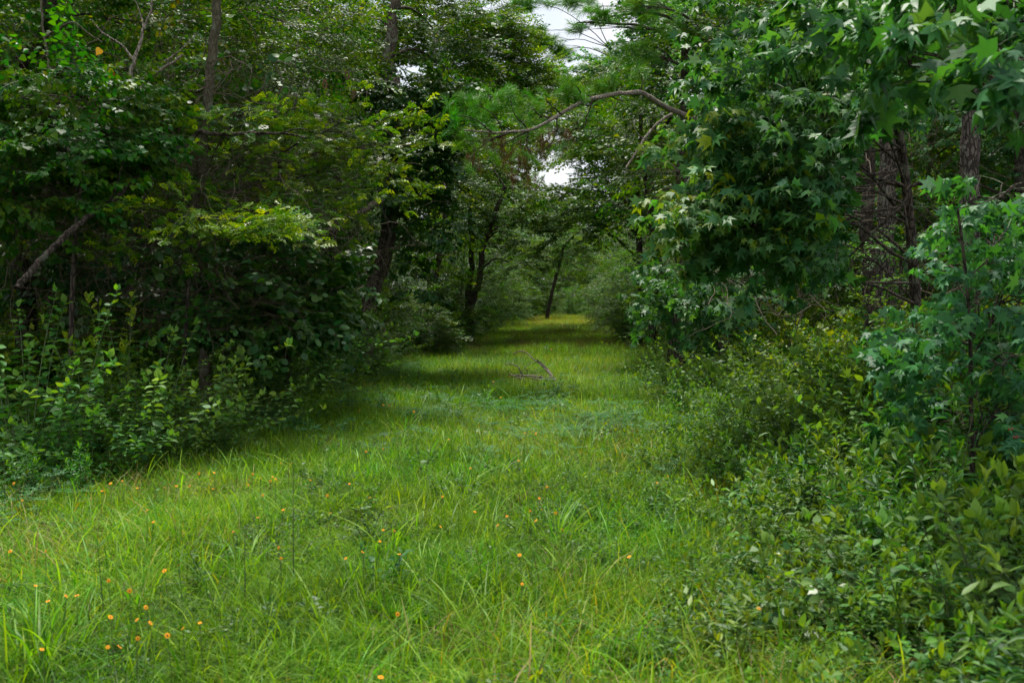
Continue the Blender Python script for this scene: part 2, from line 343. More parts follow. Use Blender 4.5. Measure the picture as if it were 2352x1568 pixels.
def scatter_mesh(name, kits, pts, rot, scl, kid, ptint=None):
    """kits: list of (V, Fs, mi, tint, mats)"""
    mats = []; V, tri, quad, mt, mq, T, S = [], [], [], [], [], [], []; off = 0
    for k, (v, fs, mi, t, ms) in enumerate(kits):
        idx = []
        for m in ms:
            if m not in mats: mats.append(m)
            idx.append(mats.index(m))
        idx = np.array(idx); c = 0
        for f in fs:
            if not len(f): continue
            g = idx[np.asarray(mi[c:c + len(f)])]; c += len(f)
            (tri if f.shape[1] == 3 else quad).append(f + off); (mt if f.shape[1] == 3 else mq).append(g)
        V.append(v); T.append(t); S.append(np.full(len(v), k)); off += len(v)
    n = len(pts); nv = off
    V.append(pts); T.append(np.zeros(n)); S.append(1000 + np.asarray(kid))
    RR = np.zeros((nv + n, 3)); RR[nv:] = rot; SS = np.ones(nv + n); SS[nv:] = scl; PT = np.zeros(nv + n)
    if ptint is not None: PT[nv:] = ptint
    return mesh_np(name, np.vstack(V), [np.vstack(tri) if tri else [], np.vstack(quad) if quad else []], mats,
                   np.concatenate(mt + mq), np.concatenate(T), extra={'sid': ('INT', np.concatenate(S).astype(np.int32)), 'rot': ('FLOAT_VECTOR', RR.astype(np.float32)),
                   'scl': ('FLOAT', SS.astype(np.float32)), 'ptint': ('FLOAT', PT.astype(np.float32))})
def scatter_obj(name, kits, pts, rot, scl, kid, parent=None, ptint=None, loc=None):
    me = scatter_mesh(name, kits, pts, rot, scl, kid, ptint)
    o = link(name, me, parent, loc); o['kind'] = 'stuff'
    md = o.modifiers.new('scatter', 'NODES'); md.node_group = scatter_group(len(kits)); return o

def sprays(kind, mat, n=4, twig='twig', **k):
    return [lv_mesh(spray(kind, **k), kind, M[mat], M[twig]) for _ in range(n)]
def tufts(cnt=3, dead=False, **k):
    out = []
    for _ in range(cnt):
        v, f = tuft(dead=dead, **k); out.append((v, [f], np.zeros(len(f), int), U(0, 1, len(v)), [M['dead_needle' if dead else 'needle']]))
    return out
KIT = dict(
    gum_s=sprays(STAR, 'gum', size=.115, L=.62, nside=5, nleaf=5, droop=.9, cluster=True, wid=.5, pet=.7),
    gum_f=sprays(STAR, 'gum', size=.12, L=1.0, nside=8, nleaf=7, droop=.7, pet=.5),
    tallow=sprays(HEART, 'tallow', size=.07, L=.62, nside=7, nleaf=7, droop=.8, pet=.6),
    oak=sprays(OAK, 'oak', size=.125, L=.55, nside=4, nleaf=5, droop=.1, tilt=.4, cluster=True),
    broad=sprays(ELL, 'broad', size=.075, L=.75, nside=8, nleaf=8, droop=.3),
    broad_b=sprays(OVAL, 'broad', size=.095, L=1.0, nside=9, nleaf=8, droop=.3),
    far=sprays(FAR, 'farleaf', size=.12, L=1.5, nside=12, nleaf=11, droop=.3, tilt=.45),
    far_y=sprays(FAR, 'oak', size=.11, L=1.4, nside=12, nleaf=11, droop=.3, tilt=.45),
    vine=sprays(HEART, 'vine', size=.10, L=.6, nside=6, nleaf=6, droop=.75, tilt=.3),
    round=sprays(ROUND, 'vine', size=.095, L=.7, nside=4, nleaf=4, droop=.6, tilt=.5),
    shrub=sprays(ELL, 'shrub', size=.07, L=.55, nside=6, nleaf=6, droop=.25, rise=.5),
    tuft=tufts(), tuft_d=tufts(2, True, n=44, L=.17),
)

# ------------------------------------------------------------------ trees
def clump_points(c, r, n, lean=.5):
    u = nrm(R.normal(0, 1, (n, 3))); rad = U(0, 1, n) ** (1 / 2.4)
    p = c + u * rad[:, None] * r
    w = nrm(u * r); yaw = np.arctan2(w[:, 1], w[:, 0]) - math.pi / 2 + R.normal(0, .55, n)
    return p, np.stack([w[:, 2] * .45 + R.normal(0, .25, n), R.normal(0, .3, n), yaw], -1)
def limb_tube(a, b, r0, r1, sag=.12, wob=.05, sides=6):
    a, b = np.asarray(a, float), np.asarray(b, float); l = np.linalg.norm(b - a)
    n = max(4, int(l / .5) + 3); t = np.linspace(0, 1, n)[:, None]
    p = a + (b - a) * t + np.array([0, 0, 1]) * (sag * l * np.sin(t * math.pi)) + np.cumsum(R.normal(0, wob, (n, 3)) * l / n, 0) * (t > 0)
    p[0] = a
    return tube(p, (r0 + (r1 - r0) * t[:, 0]), sides, .06), p
def tree(name, label, cat, trunk, r0, r1, clumps, kit, bark='bark', group=None, twigs=6, dens=1.0, sides=12, rough=.05, ptint=0.0, trunk_name='trunk', leaves_name='crown', limbs=True, extra_kit=None):
    """trunk: world points bottom to top. clumps: (centre, radii, n, [ptint])"""
    tp = np.asarray(trunk, float); base = tp[0].copy(); root = thing(name, label, cat, base, group)
    sp = smooth_path(tp, max(8, len(tp) * 5)); n = len(sp); t = np.linspace(0, 1, n)
    rr = r0 + (r1 - r0) * t + r0 * .35 * np.exp(-t * n / 2.2)
    v, q = tube(sp + np.vstack([np.zeros(3), R.normal(0, r0 * .12, (n - 1, 3))]) - base, rr, sides, rough)
    link(trunk_name, mesh_np(trunk_name, v, [q], [M[bark]], smooth=True), root)
    PP, RT, PT = [], [], []
    lm = None
    for cl in clumps:
        c, r, k = np.asarray(cl[0], float), np.asarray(cl[1], float), max(3, int(cl[2] * dens * (2.0 if isinstance(kit, str) and kit in ('far', 'far_y') and group is None else 1)))
        p, ro = clump_points(c, r, k); PP.append(p - base); RT.append(ro); PT.append(np.full(k, cl[3] if len(cl) > 3 else ptint))
        if limbs:
            j = np.argmin(np.linalg.norm((sp - c) * [1, 1, 1.0], axis=1) + np.maximum(sp[:, 2] - c[2] + .3, 0) * 1.5)
            rl = min(rr[j] * .5, .010 + .014 * np.linalg.norm(c - sp[j]))
            (v, q), path = limb_tube(sp[j] - base, c - base, rl, max(rl * .35, .006))
            ts = [(v, q)]
            for _ in range(twigs):
                a = path[R.integers(len(path) // 2, len(path))]; e = clump_points(c, r, 1)[0][0] - base
                ts.append(limb_tube(a, e, max(rl * .3, .005), .003, .05, .08, 4)[0])
            v, q = join_tubes(ts)
            link('limb', mesh_np('limb', v, [q], [M[bark]], smooth=True), root)
    PP = np.vstack(PP); n = len(PP); kits = KIT[kit] if isinstance(kit, str) else kit
    scatter_obj(leaves_name, kits, PP, np.vstack(RT), U(.75, 1.2, n), R.integers(0, len(kits), n), root, np.concatenate(PT) + R.normal(0, .06, n))
    return root
def CL(px, py, d, rx, ry, n, pt=0.0, depth=None):
    """a clump of foliage seen at px, py at a distance d"""
    s = d / FPX; return (P(px, py, d), (rx * s, depth or max(rx, ry) * s * .8, ry * s), n, pt)
def gp(px, d, z=None):
    x = (px - CX) / FPX * d; return np.array([x, d, float(ground_z(x, d)) if z is None else z])

def copy_tree(o, loc, rz=0, sc=1.0, label=None):
    c = o.copy(); C.objects.link(c); c.location = loc; c.rotation_euler = (0, 0, rz); c.scale = (sc, sc, sc * U(.92, 1.1))
    if label: c['label'] = label
    for ch in KIDS[o.name]:
        k = ch.copy(); C.objects.link(k); k.parent = c
    return c
KIDS = {}
def note(o): KIDS[o.name] = list(o.children); return o

# ------------------------------------------------------------------ ground
def build_ground():
    xs = np.concatenate([np.linspace(-400, -45, 14), np.linspace(-42, 42, 127), np.linspace(45, 400, 14)])
    ys = np.concatenate([np.linspace(-300, -12, 10), np.linspace(-10, 110, 181), np.linspace(115, 700, 20)])
    X, Y = np.meshgrid(xs, ys, indexing='ij'); Z = ground_z(X, Y)
    V = np.stack([X, Y, Z], -1).reshape(-1, 3); a, b = len(xs), len(ys)
    i, j = np.meshgrid(np.arange(a - 1), np.arange(b - 1), indexing='ij'); k = i * b + j
    F = np.stack([k, k + b, k + b + 1, k + 1], -1).reshape(-1, 4)
    m, n, l, o = new_mat('soil_and_litter')
    ge = n.new('ShaderNodeNewGeometry'); no = n.new('ShaderNodeTexNoise'); no.inputs['Scale'].default_value = 9; no.inputs['Detail'].default_value = 9
    l.new(ge.outputs['Position'], no.inputs['Vector'])
    r = ramp(n, [(.3, (.02, .022, .01)), (.5, (.045, .04, .02)), (.7, (.09, .07, .04))]); l.new(no.outputs[0], r.inputs[0])
    p = n.new('ShaderNodeBsdfPrincipled'); p.inputs['Roughness'].default_value = .95; l.new(r.outputs[0], p.inputs['Base Color'])
    bu = n.new('ShaderNodeBump'); bu.inputs['Distance'].default_value = .03; l.new(no.outputs[0], bu.inputs['Height']); l.new(bu.outputs[0], p.inputs['Normal'])
    l.new(p.outputs[0], o.inputs[0])
    g = link('ground', mesh_np('ground', V, [F], [m], smooth=True)); g['kind'] = 'structure'
build_ground()

# ------------------------------------------------------------------ grass
def blade(p, h, w, lean, az, seg=3, tw=0.0):
    t = np.linspace(0, 1, seg + 1); d = np.array([math.cos(az), math.sin(az), 0]); s = np.array([-math.sin(az + tw), math.cos(az + tw), 0])
    c = p + d * (lean * h * t ** 2)[:, None] + np.array([0, 0, 1]) * (h * (t - .35 * lean * t ** 2.2))[:, None]
    ww = w * np.sqrt(np.clip(1 - t ** 1.5, 0.0, 1)); V = np.empty((2 * seg + 1, 3))
    V[0:2 * seg:2] = c[:-1] - s * ww[:-1, None]; V[1:2 * seg:2] = c[:-1] + s * ww[:-1, None]; V[-1] = c[-1]
    F = []
    for i in range(seg - 1): F += [(2 * i, 2 * i + 1, 2 * i + 3), (2 * i, 2 * i + 3, 2 * i + 2)]
    F.append((2 * seg - 2, 2 * seg - 1, 2 * seg)); return V, np.array(F)
def blades_kit(n, rad, h, w, mat, lean=(.2, 1.0), seg=3, disc=True, tint=(0, 1)):
    V, F, T, o = [], [], [], 0
    for _ in range(n):
        r = rad * (math.sqrt(U(0, 1)) if disc else U(0, 1)); a = U(0, 2 * math.pi)
        v, f = blade(np.array([r * math.cos(a), r * math.sin(a), -.02]), U(*h), U(*w), U(*lean), a + R.normal(0, 1.2) if not disc else U(0, 6.28), seg, U(-1, 1))
        V.append(v); F.append(f + o); T.append(np.full(len(v), U(*tint))); o += len(v)
    F = np.vstack(F); return np.vstack(V), [F], np.zeros(len(F), int), np.concatenate(T), [M[mat]]
def stem_plant(ns, h, spread, kind, size, gap, mat, droop=.1, whorl=1, tip=True, bare=.1, tw='greentwig', tilt=.3, leafy=1.0, r=.004, light=0.0):
    lv = LV()
    for _ in range(ns):
        hh = h * U(.6, 1.1); a = U(0, 6.28); s = spread * U(.1, 1); n = 8; t = np.linspace(0, 1, n)
        o = np.array([math.cos(a), math.sin(a)]) * U(0, spread * .25)
        p = np.stack([o[0] + math.cos(a) * s * t ** 1.7, o[1] + math.sin(a) * s * t ** 1.7, hh * (t - .25 * s / max(h, .1) * t ** 3)], -1)
        lv.tw.append((p, r * (1.2 - t))); k = 0; u = bare
        while u < 1:
            c = np.array([np.interp(u, t, p[:, i]) for i in range(3)])
            for w in range(whorl):
                b = k * 2.4 + w * 6.28 / whorl
                put_leaf(lv, c, (math.cos(b), math.sin(b), .35 + .6 * (u > .9)), size * (1.1 - .45 * u) * leafy, droop, tilt, tint=min(1.3, U(0, .95) + light + .18 * (u > .85)), pet=.2)
            k += 1; u += gap / hh * U(.7, 1.3)
        if tip:
            for w in range(3):
                b = U(0, 6.28); put_leaf(lv, p[-1], (math.cos(b) * .5, math.sin(b) * .5, 1), size * .7, -.1, tilt, tint=U(.8, 1.2), pet=.1)
    return lv
def plant_kit(kind, mat, tw='greentwig', **k):
    lv = stem_plant(kind=kind, mat=mat, **k); return lv_mesh(lv, kind, M[mat], M[tw])
def yaw_rot(n, tilt=.08): return np.stack([R.normal(0, tilt, n), R.normal(0, tilt, n), U(0, 6.28, n)], -1)
def in_frame(p, m=150):
    a, b, f = proj(p); return (a > -m) & (a < 2352 + m) & (b < 1568 + 2.5 * m) & (p[:, 1] > .8)

def grass_density_points(n, y0, y1, off_l=0.3, off_r=0.3, power=1.0):
    y = y0 + (y1 - y0) * U(0, 1, n) ** power; l = path_l(y) - off_l; r = path_r(y) + off_r
    x = l + (r - l) * U(0, 1, n); return np.stack([x, y, ground_z(x, y)], -1)
def grass_all():
    K = [blades_kit(800, .42, (.04, .17), (.0018, .0040), 'grass', (.4, 2.2)) for _ in range(3)]
    K += [blades_kit(120, .42, (.16, .36), (.002, .0042), 'grass', (.2, 1.3)) for _ in range(2)]
    K += [plant_kit(ELL, 'herb', ns=16, h=.17, spread=.38, size=.038, gap=.024, whorl=2, tilt=.5) for _ in range(2)]
    K += [blades_kit(34, .35, (.12, .40), (.0012, .0022), 'dry', (.1, 1.2))]
    K += [plant_kit(LANCE, 'grass', ns=26, h=.15, spread=.36, size=.05, gap=.02, whorl=1, tilt=.6, tip=False) for _ in range(2)]
    K += [blades_kit(13, .2, (.2, .42), (.003, .0055), 'tallgrass', (.25, 1.3), seg=5) for _ in range(3)]
    K += [plant_kit(ELL, 'herb', ns=4, h=.30, spread=.14, size=.06, gap=.035, whorl=2)]
    P1 = grass_density_points(2600, 2.6, 13, .5, .5); k1 = R.choice(14, len(P1), p=[.15, .15, .14, .11, .10, .05, .05, .05, .05, .05, .025, .025, .025, .025])
    P2 = grass_density_points(3800, 12, 45, .6, .6); k2 = R.choice(14, len(P2), p=[.15, .15, .14, .13, .12, .04, .04, .06, .02, .02, .03, .03, .03, .04])
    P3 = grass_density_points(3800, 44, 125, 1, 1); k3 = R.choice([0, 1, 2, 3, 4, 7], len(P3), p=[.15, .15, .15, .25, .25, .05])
    PP = np.vstack([P1, P2, P3]); kk = np.concatenate([k1, k2, k3]); sc = np.concatenate([U(.75, 1.15, len(P1)), U(.9, 1.3, len(P2)), U(1.3, 1.9, len(P3))])
    keep = in_frame(PP, 300); PP, kk, sc = PP[keep], kk[keep], sc[keep]; n = len(PP)
    pale = .4 * np.clip((PP[:, 1] - 48) / 15, 0, 1) + .16 * np.sin(PP[:, 0] * 1.1 + 1.5 * np.sin(PP[:, 1] * .7))  # far grass tinted paler, a painted sunlit patch; plus wavy tone variation
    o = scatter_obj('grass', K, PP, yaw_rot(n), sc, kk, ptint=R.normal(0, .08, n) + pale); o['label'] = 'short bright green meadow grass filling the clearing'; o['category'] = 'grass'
    # dark seed-headed stems in the shaded band
    K2 = [blades_kit(60, .4, (.35, .6), (.0016, .0026), 'dry', (.05, .35), seg=2, tint=(0, .5)), blades_kit(90, .4, (.3, .5), (.002, .003), 'grass', (.05, .4), seg=2, tint=(0, .6))]
    Q = grass_density_points(1100, 27, 58, 0.5, 0); n = len(Q)
    o = scatter_obj('seeding_grass', K2, Q, yaw_rot(n), U(.7, 1.1, n), R.integers(0, 2, n)); o['label'] = 'thin brown seeding grass stems across the shaded middle of the clearing'; o['category'] = 'grass'
    # blue-green pinnate low plants
    def pinnate():
        lv = LV()
        for _ in range(7):
            a = U(0, 6.28); h = U(.08, .19); tp = np.array([math.cos(a) * U(.02, .2), math.sin(a) * U(.02, .2), h]); lv.tw.append((np.array([[0, 0, 0], tp * [.5, .5, .7], tp]), np.array([.003, .002, .002])))
            for f in range(5):
                b = U(0, 6.28); fd = np.array([math.cos(b), math.sin(b), .2]); L_ = U(.05, .09)
                for q in range(8):
                    c = tp + fd * L_ * (q + 1) / 8
                    for s in (-1, 1):
                        put_leaf(lv, c, np.array([-fd[1] * s, fd[0] * s, .05]) + fd * .3, .02, 0.0, .2, pet=.05)
        return lv_mesh(lv, LANCE, M['pea'], M['greentwig'])
    K3 = [pinnate() for _ in range(3)]; Q = []
    for px, py, rx, ry, n in [(1000, 925, 190, 40, 38), (1260, 925, 220, 40, 46), (1400, 850, 130, 36, 26), (1450, 960, 130, 40, 34), (1330, 975, 120, 35, 24), (780, 890, 70, 30, 26),
                              (1560, 850, 60, 40, 40), (300, 960, 160, 40, 60), (600, 960, 110, 30, 40), (1700, 1010, 90, 40, 30), (1800, 1100, 80, 60, 25)]:
        a = np.clip(R.normal(0, .5, n), -1.2, 1.2) * rx + px; b = np.clip(R.normal(0, .5, n), -1.2, 1.2) * ry + py
        d = (EYE - .2) * FPX / (b - HOR); x = (a - CX) / FPX * d; Q.append(np.stack([x, d, ground_z(x, d)], -1))
    Q.append(grass_density_points(170, 8, 26, .6, .8)); a = grass_density_points(330, 6, 22); a[:, 0] = path_l(a[:, 1]) + U(-.6, 1.4, len(a)) + .3 * np.sin(a[:, 1] * 2); Q.append(a)
    Q = np.vstack(Q); n = len(Q)
    o = scatter_obj('feathery_groundcover', K3, Q, yaw_rot(n), U(.8, 1.35, n), R.integers(0, 3, n)); o['label'] = 'blue-green feathery-leaved low plants patched through the meadow'; o['category'] = 'ground cover'
grass_all()

# ------------------------------------------------------------------ undergrowth below and beside the trees
def undergrowth():
    K = [plant_kit(ELL, 'shrub', ns=8, h=.55, spread=.45, size=.10, gap=.055, whorl=2, droop=.25, tilt=.4) for _ in range(3)]
    K += [plant_kit(LANCE, 'herb', ns=7, h=.6, spread=.3, size=.13, gap=.04, whorl=2, droop=.2) for _ in range(2)]
    K += [plant_kit(OVAL, 'shrub', ns=6, h=.5, spread=.5, size=.09, gap=.05, whorl=2, droop=.3, tilt=.4), plant_kit(HEART, 'vine', ns=9, h=.45, spread=.6, size=.085, gap=.05, whorl=1, droop=.5, tilt=.5)]
    K += [plant_kit(FAR, 'broad', ns=18, h=1.2, spread=1.0, size=.09, gap=.045, whorl=3) for _ in range(2)]
    PP, kk, ss = [], [], []
    # left margin, right margin
    for side, n, y0, y1, wd in ((-1, 900, 5, 22, 3.0), (-1, 700, 20, 60, 5), (1, 1500, 2.6, 14, 3.4), (1, 1000, 13, 32, 4.5), (1, 500, 30, 70, 5)):
        y = U(y0, y1, n); w = U(0, 1, n) ** 1.25 * (wd + .8) - .8 + .35 * np.sin(y * 1.7 + 2 * np.sin(y * .6))
        x = path_l(y) + .25 - w + R.normal(0, .12, n) if side < 0 else path_r(y) - .35 + w + R.normal(0, .2, n)
        PP.append(np.stack([x, y, ground_z(x, y)], -1)); kk.append(R.choice(7, n, p=[.2, .18, .18, .12, .12, .1, .1])); ss.append((.3 + np.clip(w, 0, 1.6) * .55) * U(.6, 1.3, n))
    for side in (-1, 1):
        n = 900; y = 22 + 95 * U(0, 1, n) ** 1.1; w = U(0, 1, n) ** 1.2 * 4
        x = path_l(y) - w if side < 0 else path_r(y) + w
        PP.append(np.stack([x, y, ground_z(x, y)], -1)); kk.append(R.integers(7, 9, n)); ss.append((.5 + np.clip(w, 0, 2) * .5) * U(.7, 1.3, n))
    for side, n, y0, y1 in ((-1, 900, 5, 26), (1, 620, 2.6, 26)):
        y = U(y0, y1, n); w = U(-1.4, .6, n) + .35 * np.sin(y * 1.3 + side); x = path_l(y) - w if side < 0 else path_r(y) + w
        PP.append(np.stack([x, y, ground_z(x, y)], -1)); kk.append(R.choice(7, n, p=[.2, .15, .15, .15, .15, .1, .1])); ss.append((.42 + .4 * np.clip(w + 1, 0, 1.2)) * U(.5, 1.15, n))
    n = 4200; y = 8 + 90 * U(0, 1, n) ** 1.2; s = R.choice([-1, 1], n); w = U(1.5, 1 + .42 * y + 3, n)
    x = np.where(s < 0, path_l(y) - w, path_r(y) + w); PP.append(np.stack([x, y, ground_z(x, y)], -1)); kk.append(R.integers(7, 9, n)); ss.append(U(.6, 1.3, n))
    PP, kk, ss = np.vstack(PP), np.concatenate(kk), np.concatenate(ss); k = in_frame(PP, 250); PP, kk, ss = PP[k], kk[k], ss[k]; n = len(PP)
    o = scatter_obj('undergrowth', K, PP, yaw_rot(n), ss, kk, ptint=R.normal(.07, .07, n)); o['label'] = 'knee-high leafy undergrowth along both wooded edges of the clearing'; o['category'] = 'undergrowth'
undergrowth()

# ------------------------------------------------------------------ the wood behind: kinds of tree, then copies
def wood_tree(name, label, cat, h, cr, kit, nclump, nsp, z0=.28, bark='dark', r0=.16, group='trees of the wood'):
    lean = R.normal(0, .03, 2); tr = [np.array([lean[0] * z + .15 * math.sin(z * .6), lean[1] * z + .15 * math.cos(z * .5) - .15, z]) for z in np.linspace(0, h * .88, 6)]
    cl = []
    for i in range(nclump):
        z = h * (z0 + (1 - z0) * (i + .5) / nclump); w = cr * (1 - .55 * abs((z / h - .6) / .5) ** 1.6); a = i * 2.4 + U(-.4, .4); d = w * U(.25, .85)
        cl.append((np.array([math.cos(a) * d, math.sin(a) * d, z]), (w * .55, w * .55, h * .085 + .35), nsp))
    return note(tree(name, label, cat, tr, r0, .03, cl, kit, bark, group=group, twigs=3, sides=9))
def wood():
    lab = dict(tall='tall dark-trunked broadleaf tree standing in the shaded wood beyond the clearing edge',
               yel='yellow-green leaved tree rising in the lit part of the wood', mid='dense small-leaved young tree filling the wood below the tall crowns',
               low='low leafy sapling growing under the trees of the wood', star='star-leaved tree standing deep in the wood beside the grassy ride', pine='tall straight pine standing in the wood with a high needle crown')
    A = [wood_tree('broadleaf_tree', lab['tall'], 'tree', 17, 3.6, 'far', 16, 26, .2, r0=.18), wood_tree('broadleaf_tree', lab['tall'], 'tree', 15, 3.2, 'broad_b', 15, 28, .16, r0=.15),
         wood_tree('broadleaf_tree', lab['yel'], 'tree', 14, 3.2, 'far_y', 14, 26, .22, r0=.14), wood_tree('broadleaf_tree', lab['star'], 'tree', 15, 3.2, 'gum_f', 15, 26, .15, r0=.15),
         wood_tree('young_tree', lab['mid'], 'tree', 8, 2.4, 'broad_b', 10, 20, .12, r0=.07, group='young trees of the wood'), wood_tree('young_tree', lab['mid'], 'tree', 7, 2.2, 'broad', 10, 26, .1, r0=.06, group='young trees of the wood'),
         wood_tree('sapling', lab['low'], 'sapling', 3.4, 1.3, 'broad', 7, 12, .1, r0=.03, group='saplings under the wood'), wood_tree('sapling', lab['low'], 'sapling', 3.0, 1.3, 'shrub', 7, 16, .08, r0=.025, group='saplings under the wood')]
    used = set()
    def put(i, x, y, sc):
        loc = (x, y, float(ground_z(x, y)) - .03)
        if i not in used: used.add(i); A[i].location = loc; A[i].rotation_euler.z = U(0, 6.28); A[i].scale = (sc, sc, sc)
        else: copy_tree(A[i], loc, U(0, 6.28), sc)
    def ok(x, y, m): return x < path_l(y) - m or x > path_r(y) + m
    # tall trees
    spots = []
    def try_put(n, y0, y1, kinds, m, mind, sc, wmax):
        c = 0; tries = 0
        while c < n and tries < 4000:
            tries += 1; y = U(y0, y1); s = R.choice([-1, 1]); w = U(m, wmax(y))
            x = float(path_l(y)) - w if s < 0 else float(path_r(y)) + w
            if abs(x) > .62 * y + 4: continue
            if any((x - a) ** 2 + (y - b) ** 2 < mind ** 2 for a, b in spots): continue
            spots.append((x, y)); put(int(R.choice(kinds)), x, y, U(*sc)); c += 1
    try_put(52, 16, 48, [0, 1, 2, 3], 3.2, 3.4, (.85, 1.15), lambda y: 6 + .45 * y)
    try_put(26, 48, 80, [0, 1, 2, 3], 5.5, 3.4, (.85, 1.15), lambda y: 6 + .4 * y)
    spots.clear()
    try_put(42, 15, 60, [4, 5], 2.0, 2.4, (.8, 1.2), lambda y: 5 + .45 * y)
    spots.clear()
    try_put(60, 14, 60, [6, 7], 1.2, 1.8, (.7, 1.3), lambda y: 4 + .4 * y)
    spots.clear()
    try_put(46, 24, 100, [4, 5], 1.5, 2.0, (.45, .8), lambda y: 4.0)
    try_put(30, 24, 100, [6, 7], .0, 1.4, (.8, 1.4), lambda y: 2.0)
    # far end of the ride
    for px, d, i, sc in [(1070, 72, 2, .95), (1125, 84, 0, .9), (1235, 95, 3, .8), (1290, 104, 1, .78), (1345, 100, 0, .74), (1455, 90, 2, .85), (1490, 78, 3, 1.0), (1060, 66, 1, 1.0),
                         (1215, 112, 2, .85), (1375, 115, 3, .85), (1150, 100, 1, 1.0), (1450, 104, 0, 1.0), (1270, 125, 0, .75), (1330, 128, 2, .8),
                         (1010, 58, 4, 1.0), (1060, 50, 5, .9), (1110, 62, 4, .9), (1125, 76, 5, .9), (1465, 60, 5, 1.0), (1490, 50, 4, .9), (1440, 70, 4, .8), (1200, 92, 4, .9), (1260, 104, 5, .9), (1320, 108, 4, .9), (1370, 98, 5, .8), (1450, 44, 6, 1.2), (1130, 90, 1, .8), (1040, 74, 2, 1.0),
                         (1215, 98, 4, 1.0), (1255, 100, 5, 1.1), (1300, 102, 4, 1.1), (1340, 104, 5, 1.1), (1385, 99, 4, 1.0), (1425, 92, 5, 1.1), (1180, 90, 5, 1.0),
                         (1230, 88, 4, .6), (1290, 96, 5, .55), (1340, 92, 4, .55), (1390, 82, 5, .7), (1190, 80, 4, .7), (1160, 68, 6, 1.1), (1415, 74, 7, 1.2)]:
        x, y = (px - CX) / FPX * d, d; put(i, x, y, sc)
wood()
def far_wood():
    """the mass of wood that closes the view beyond the trees one can tell apart"""
    n = 9000; a = U(-.7, .7, n); d = U(118, 150, n); x = np.sin(a) * d; y = np.cos(a) * d
    top = np.where(np.abs(x - .06 * y) < .05 * y, 13.5, 21.0) + 2 * np.sin(x * .4); z = U(0, 1, n) ** .9 * top; p = np.stack([x, y, z], -1)
    o = scatter_obj('far_wood', KIT['far'], p, yaw_rot(n, .3), U(1.3, 2.2, n), R.integers(0, 4, n), ptint=np.full(n, .2)); o['label'] = 'distant wood closing the view behind the trees'; o['category'] = 'wood'
far_wood()

# ------------------------------------------------------------------ named trees of the photograph
def track(*pts): return [P(*p) for p in pts]
def grounded(pts):
    q = list(pts); b = q[0].copy(); b[2] = float(ground_z(b[0], b[1])) - .05
    return [b] + q if abs(q[0][2] - b[2]) > .15 else q
TL = lambda *a: grounded(track(*a))

tree('slender_tree', 'slender grey-brown trunk rising bare behind the oak leaves and the broken snag', 'tree',
     TL((472, 790, 12.7), (467, 680, 12.6), (463, 500, 12.4), (463, 350, 12.2), (475, 225, 12), (490, 112, 11.9), (500, 0, 11.8), (520, -260, 11.8)), .076, .05,
     [CL(560, -110, 12.5, 200, 80, 50), CL(420, -150, 12.5, 200, 90, 40), CL(660, 60, 14, 100, 80, 42), CL(330, 40, 14.5, 110, 80, 35, .1), CL(700, 180, 14.5, 100, 60, 30), CL(590, 150, 14.5, 70, 70, 22)], 'broad', 'smooth', limbs=False)
tree('tallow_tree', 'heart-leaved tree with red-tinged shoot tips and a thick dark leaning limb', 'tree',
     TL((60, 760, 12.5), (40, 500, 12.5), (35, 250, 12.3), (50, 150, 12), (92, 92, 12), (118, 5, 12), (130, -200, 12)), .14, .06,
     [CL(60, 300, 11, 120, 90, 60), CL(190, 250, 10.6, 110, 70, 45, .03), CL(120, 400, 10.6, 130, 70, 55, .03), CL(270, 330, 11, 90, 70, 35), CL(30, 180, 11.5, 110, 80, 40), CL(250, 180, 12, 110, 70, 30, .1), CL(60, 500, 11.4, 90, 60, 30),
      CL(30, 30, 12, 100, 80, 35), CL(150, 60, 12.5, 110, 70, 30, .1), CL(300, 60, 13, 130, 80, 26, .12), CL(60, -150, 12, 200, 100, 60), CL(20, 430, 10.2, 70, 60, 25)], 'tallow', 'dark', twigs=4)
tree('vine_wrapped_tree', 'grey crooked trunk wrapped in climbing vine, standing beside the open clearing', 'tree',
     TL((842, 745, 20), (851, 674, 20), (876, 610, 20), (890, 540, 20), (893, 500, 20), (904, 440, 20), (902, 330, 20), (904, 211, 20), (897, 169, 20), (889, 134, 20), (900, 88, 20), (895, 35, 20), (907, 0, 20), (915, -150, 20)), .18, .10,
     [CL(990, 60, 22, 80, 60, 50, .05), CL(830, 50, 22.8, 110, 70, 60, .12), CL(780, 120, 21.5, 90, 70, 40, .1), CL(1000, 150, 22, 80, 60, 35, .08), CL(880, -130, 21, 220, 110, 70), CL(780, 250, 21.5, 80, 50, 26), CL(1020, 250, 22, 70, 40, 20, .05), CL(820, 330, 21.5, 70, 60, 22)], 'broad_b', 'bark', twigs=4)
tree('oak_sapling', 'young oak with bright yellow-green lobed leaves spreading in flat layers', 'tree',
     TL((660, 800, 13.2), (650, 600, 13.2), (640, 450, 13.2), (650, 330, 13.2), (680, 230, 13.3)), .05, .02,
     [CL(580, 300, 12.5, 70, 22, 16, .15), CL(660, 310, 12.6, 70, 28, 18, .1), CL(480, 490, 11.8, 90, 20, 16, .1), CL(600, 510, 11.8, 90, 22, 18, .1), CL(400, 450, 12, 60, 20, 8, .1), CL(800, 300, 13, 90, 40, 32), CL(870, 350, 13.5, 70, 50, 26, .05),
      CL(840, 430, 13.5, 70, 35, 20), CL(760, 390, 13.5, 80, 40, 22), CL(700, 480, 12.5, 60, 30, 14), CL(520, 380, 12, 80, 30, 18, .05)], 'oak', 'twig' if False else 'dark', twigs=5, group=None)
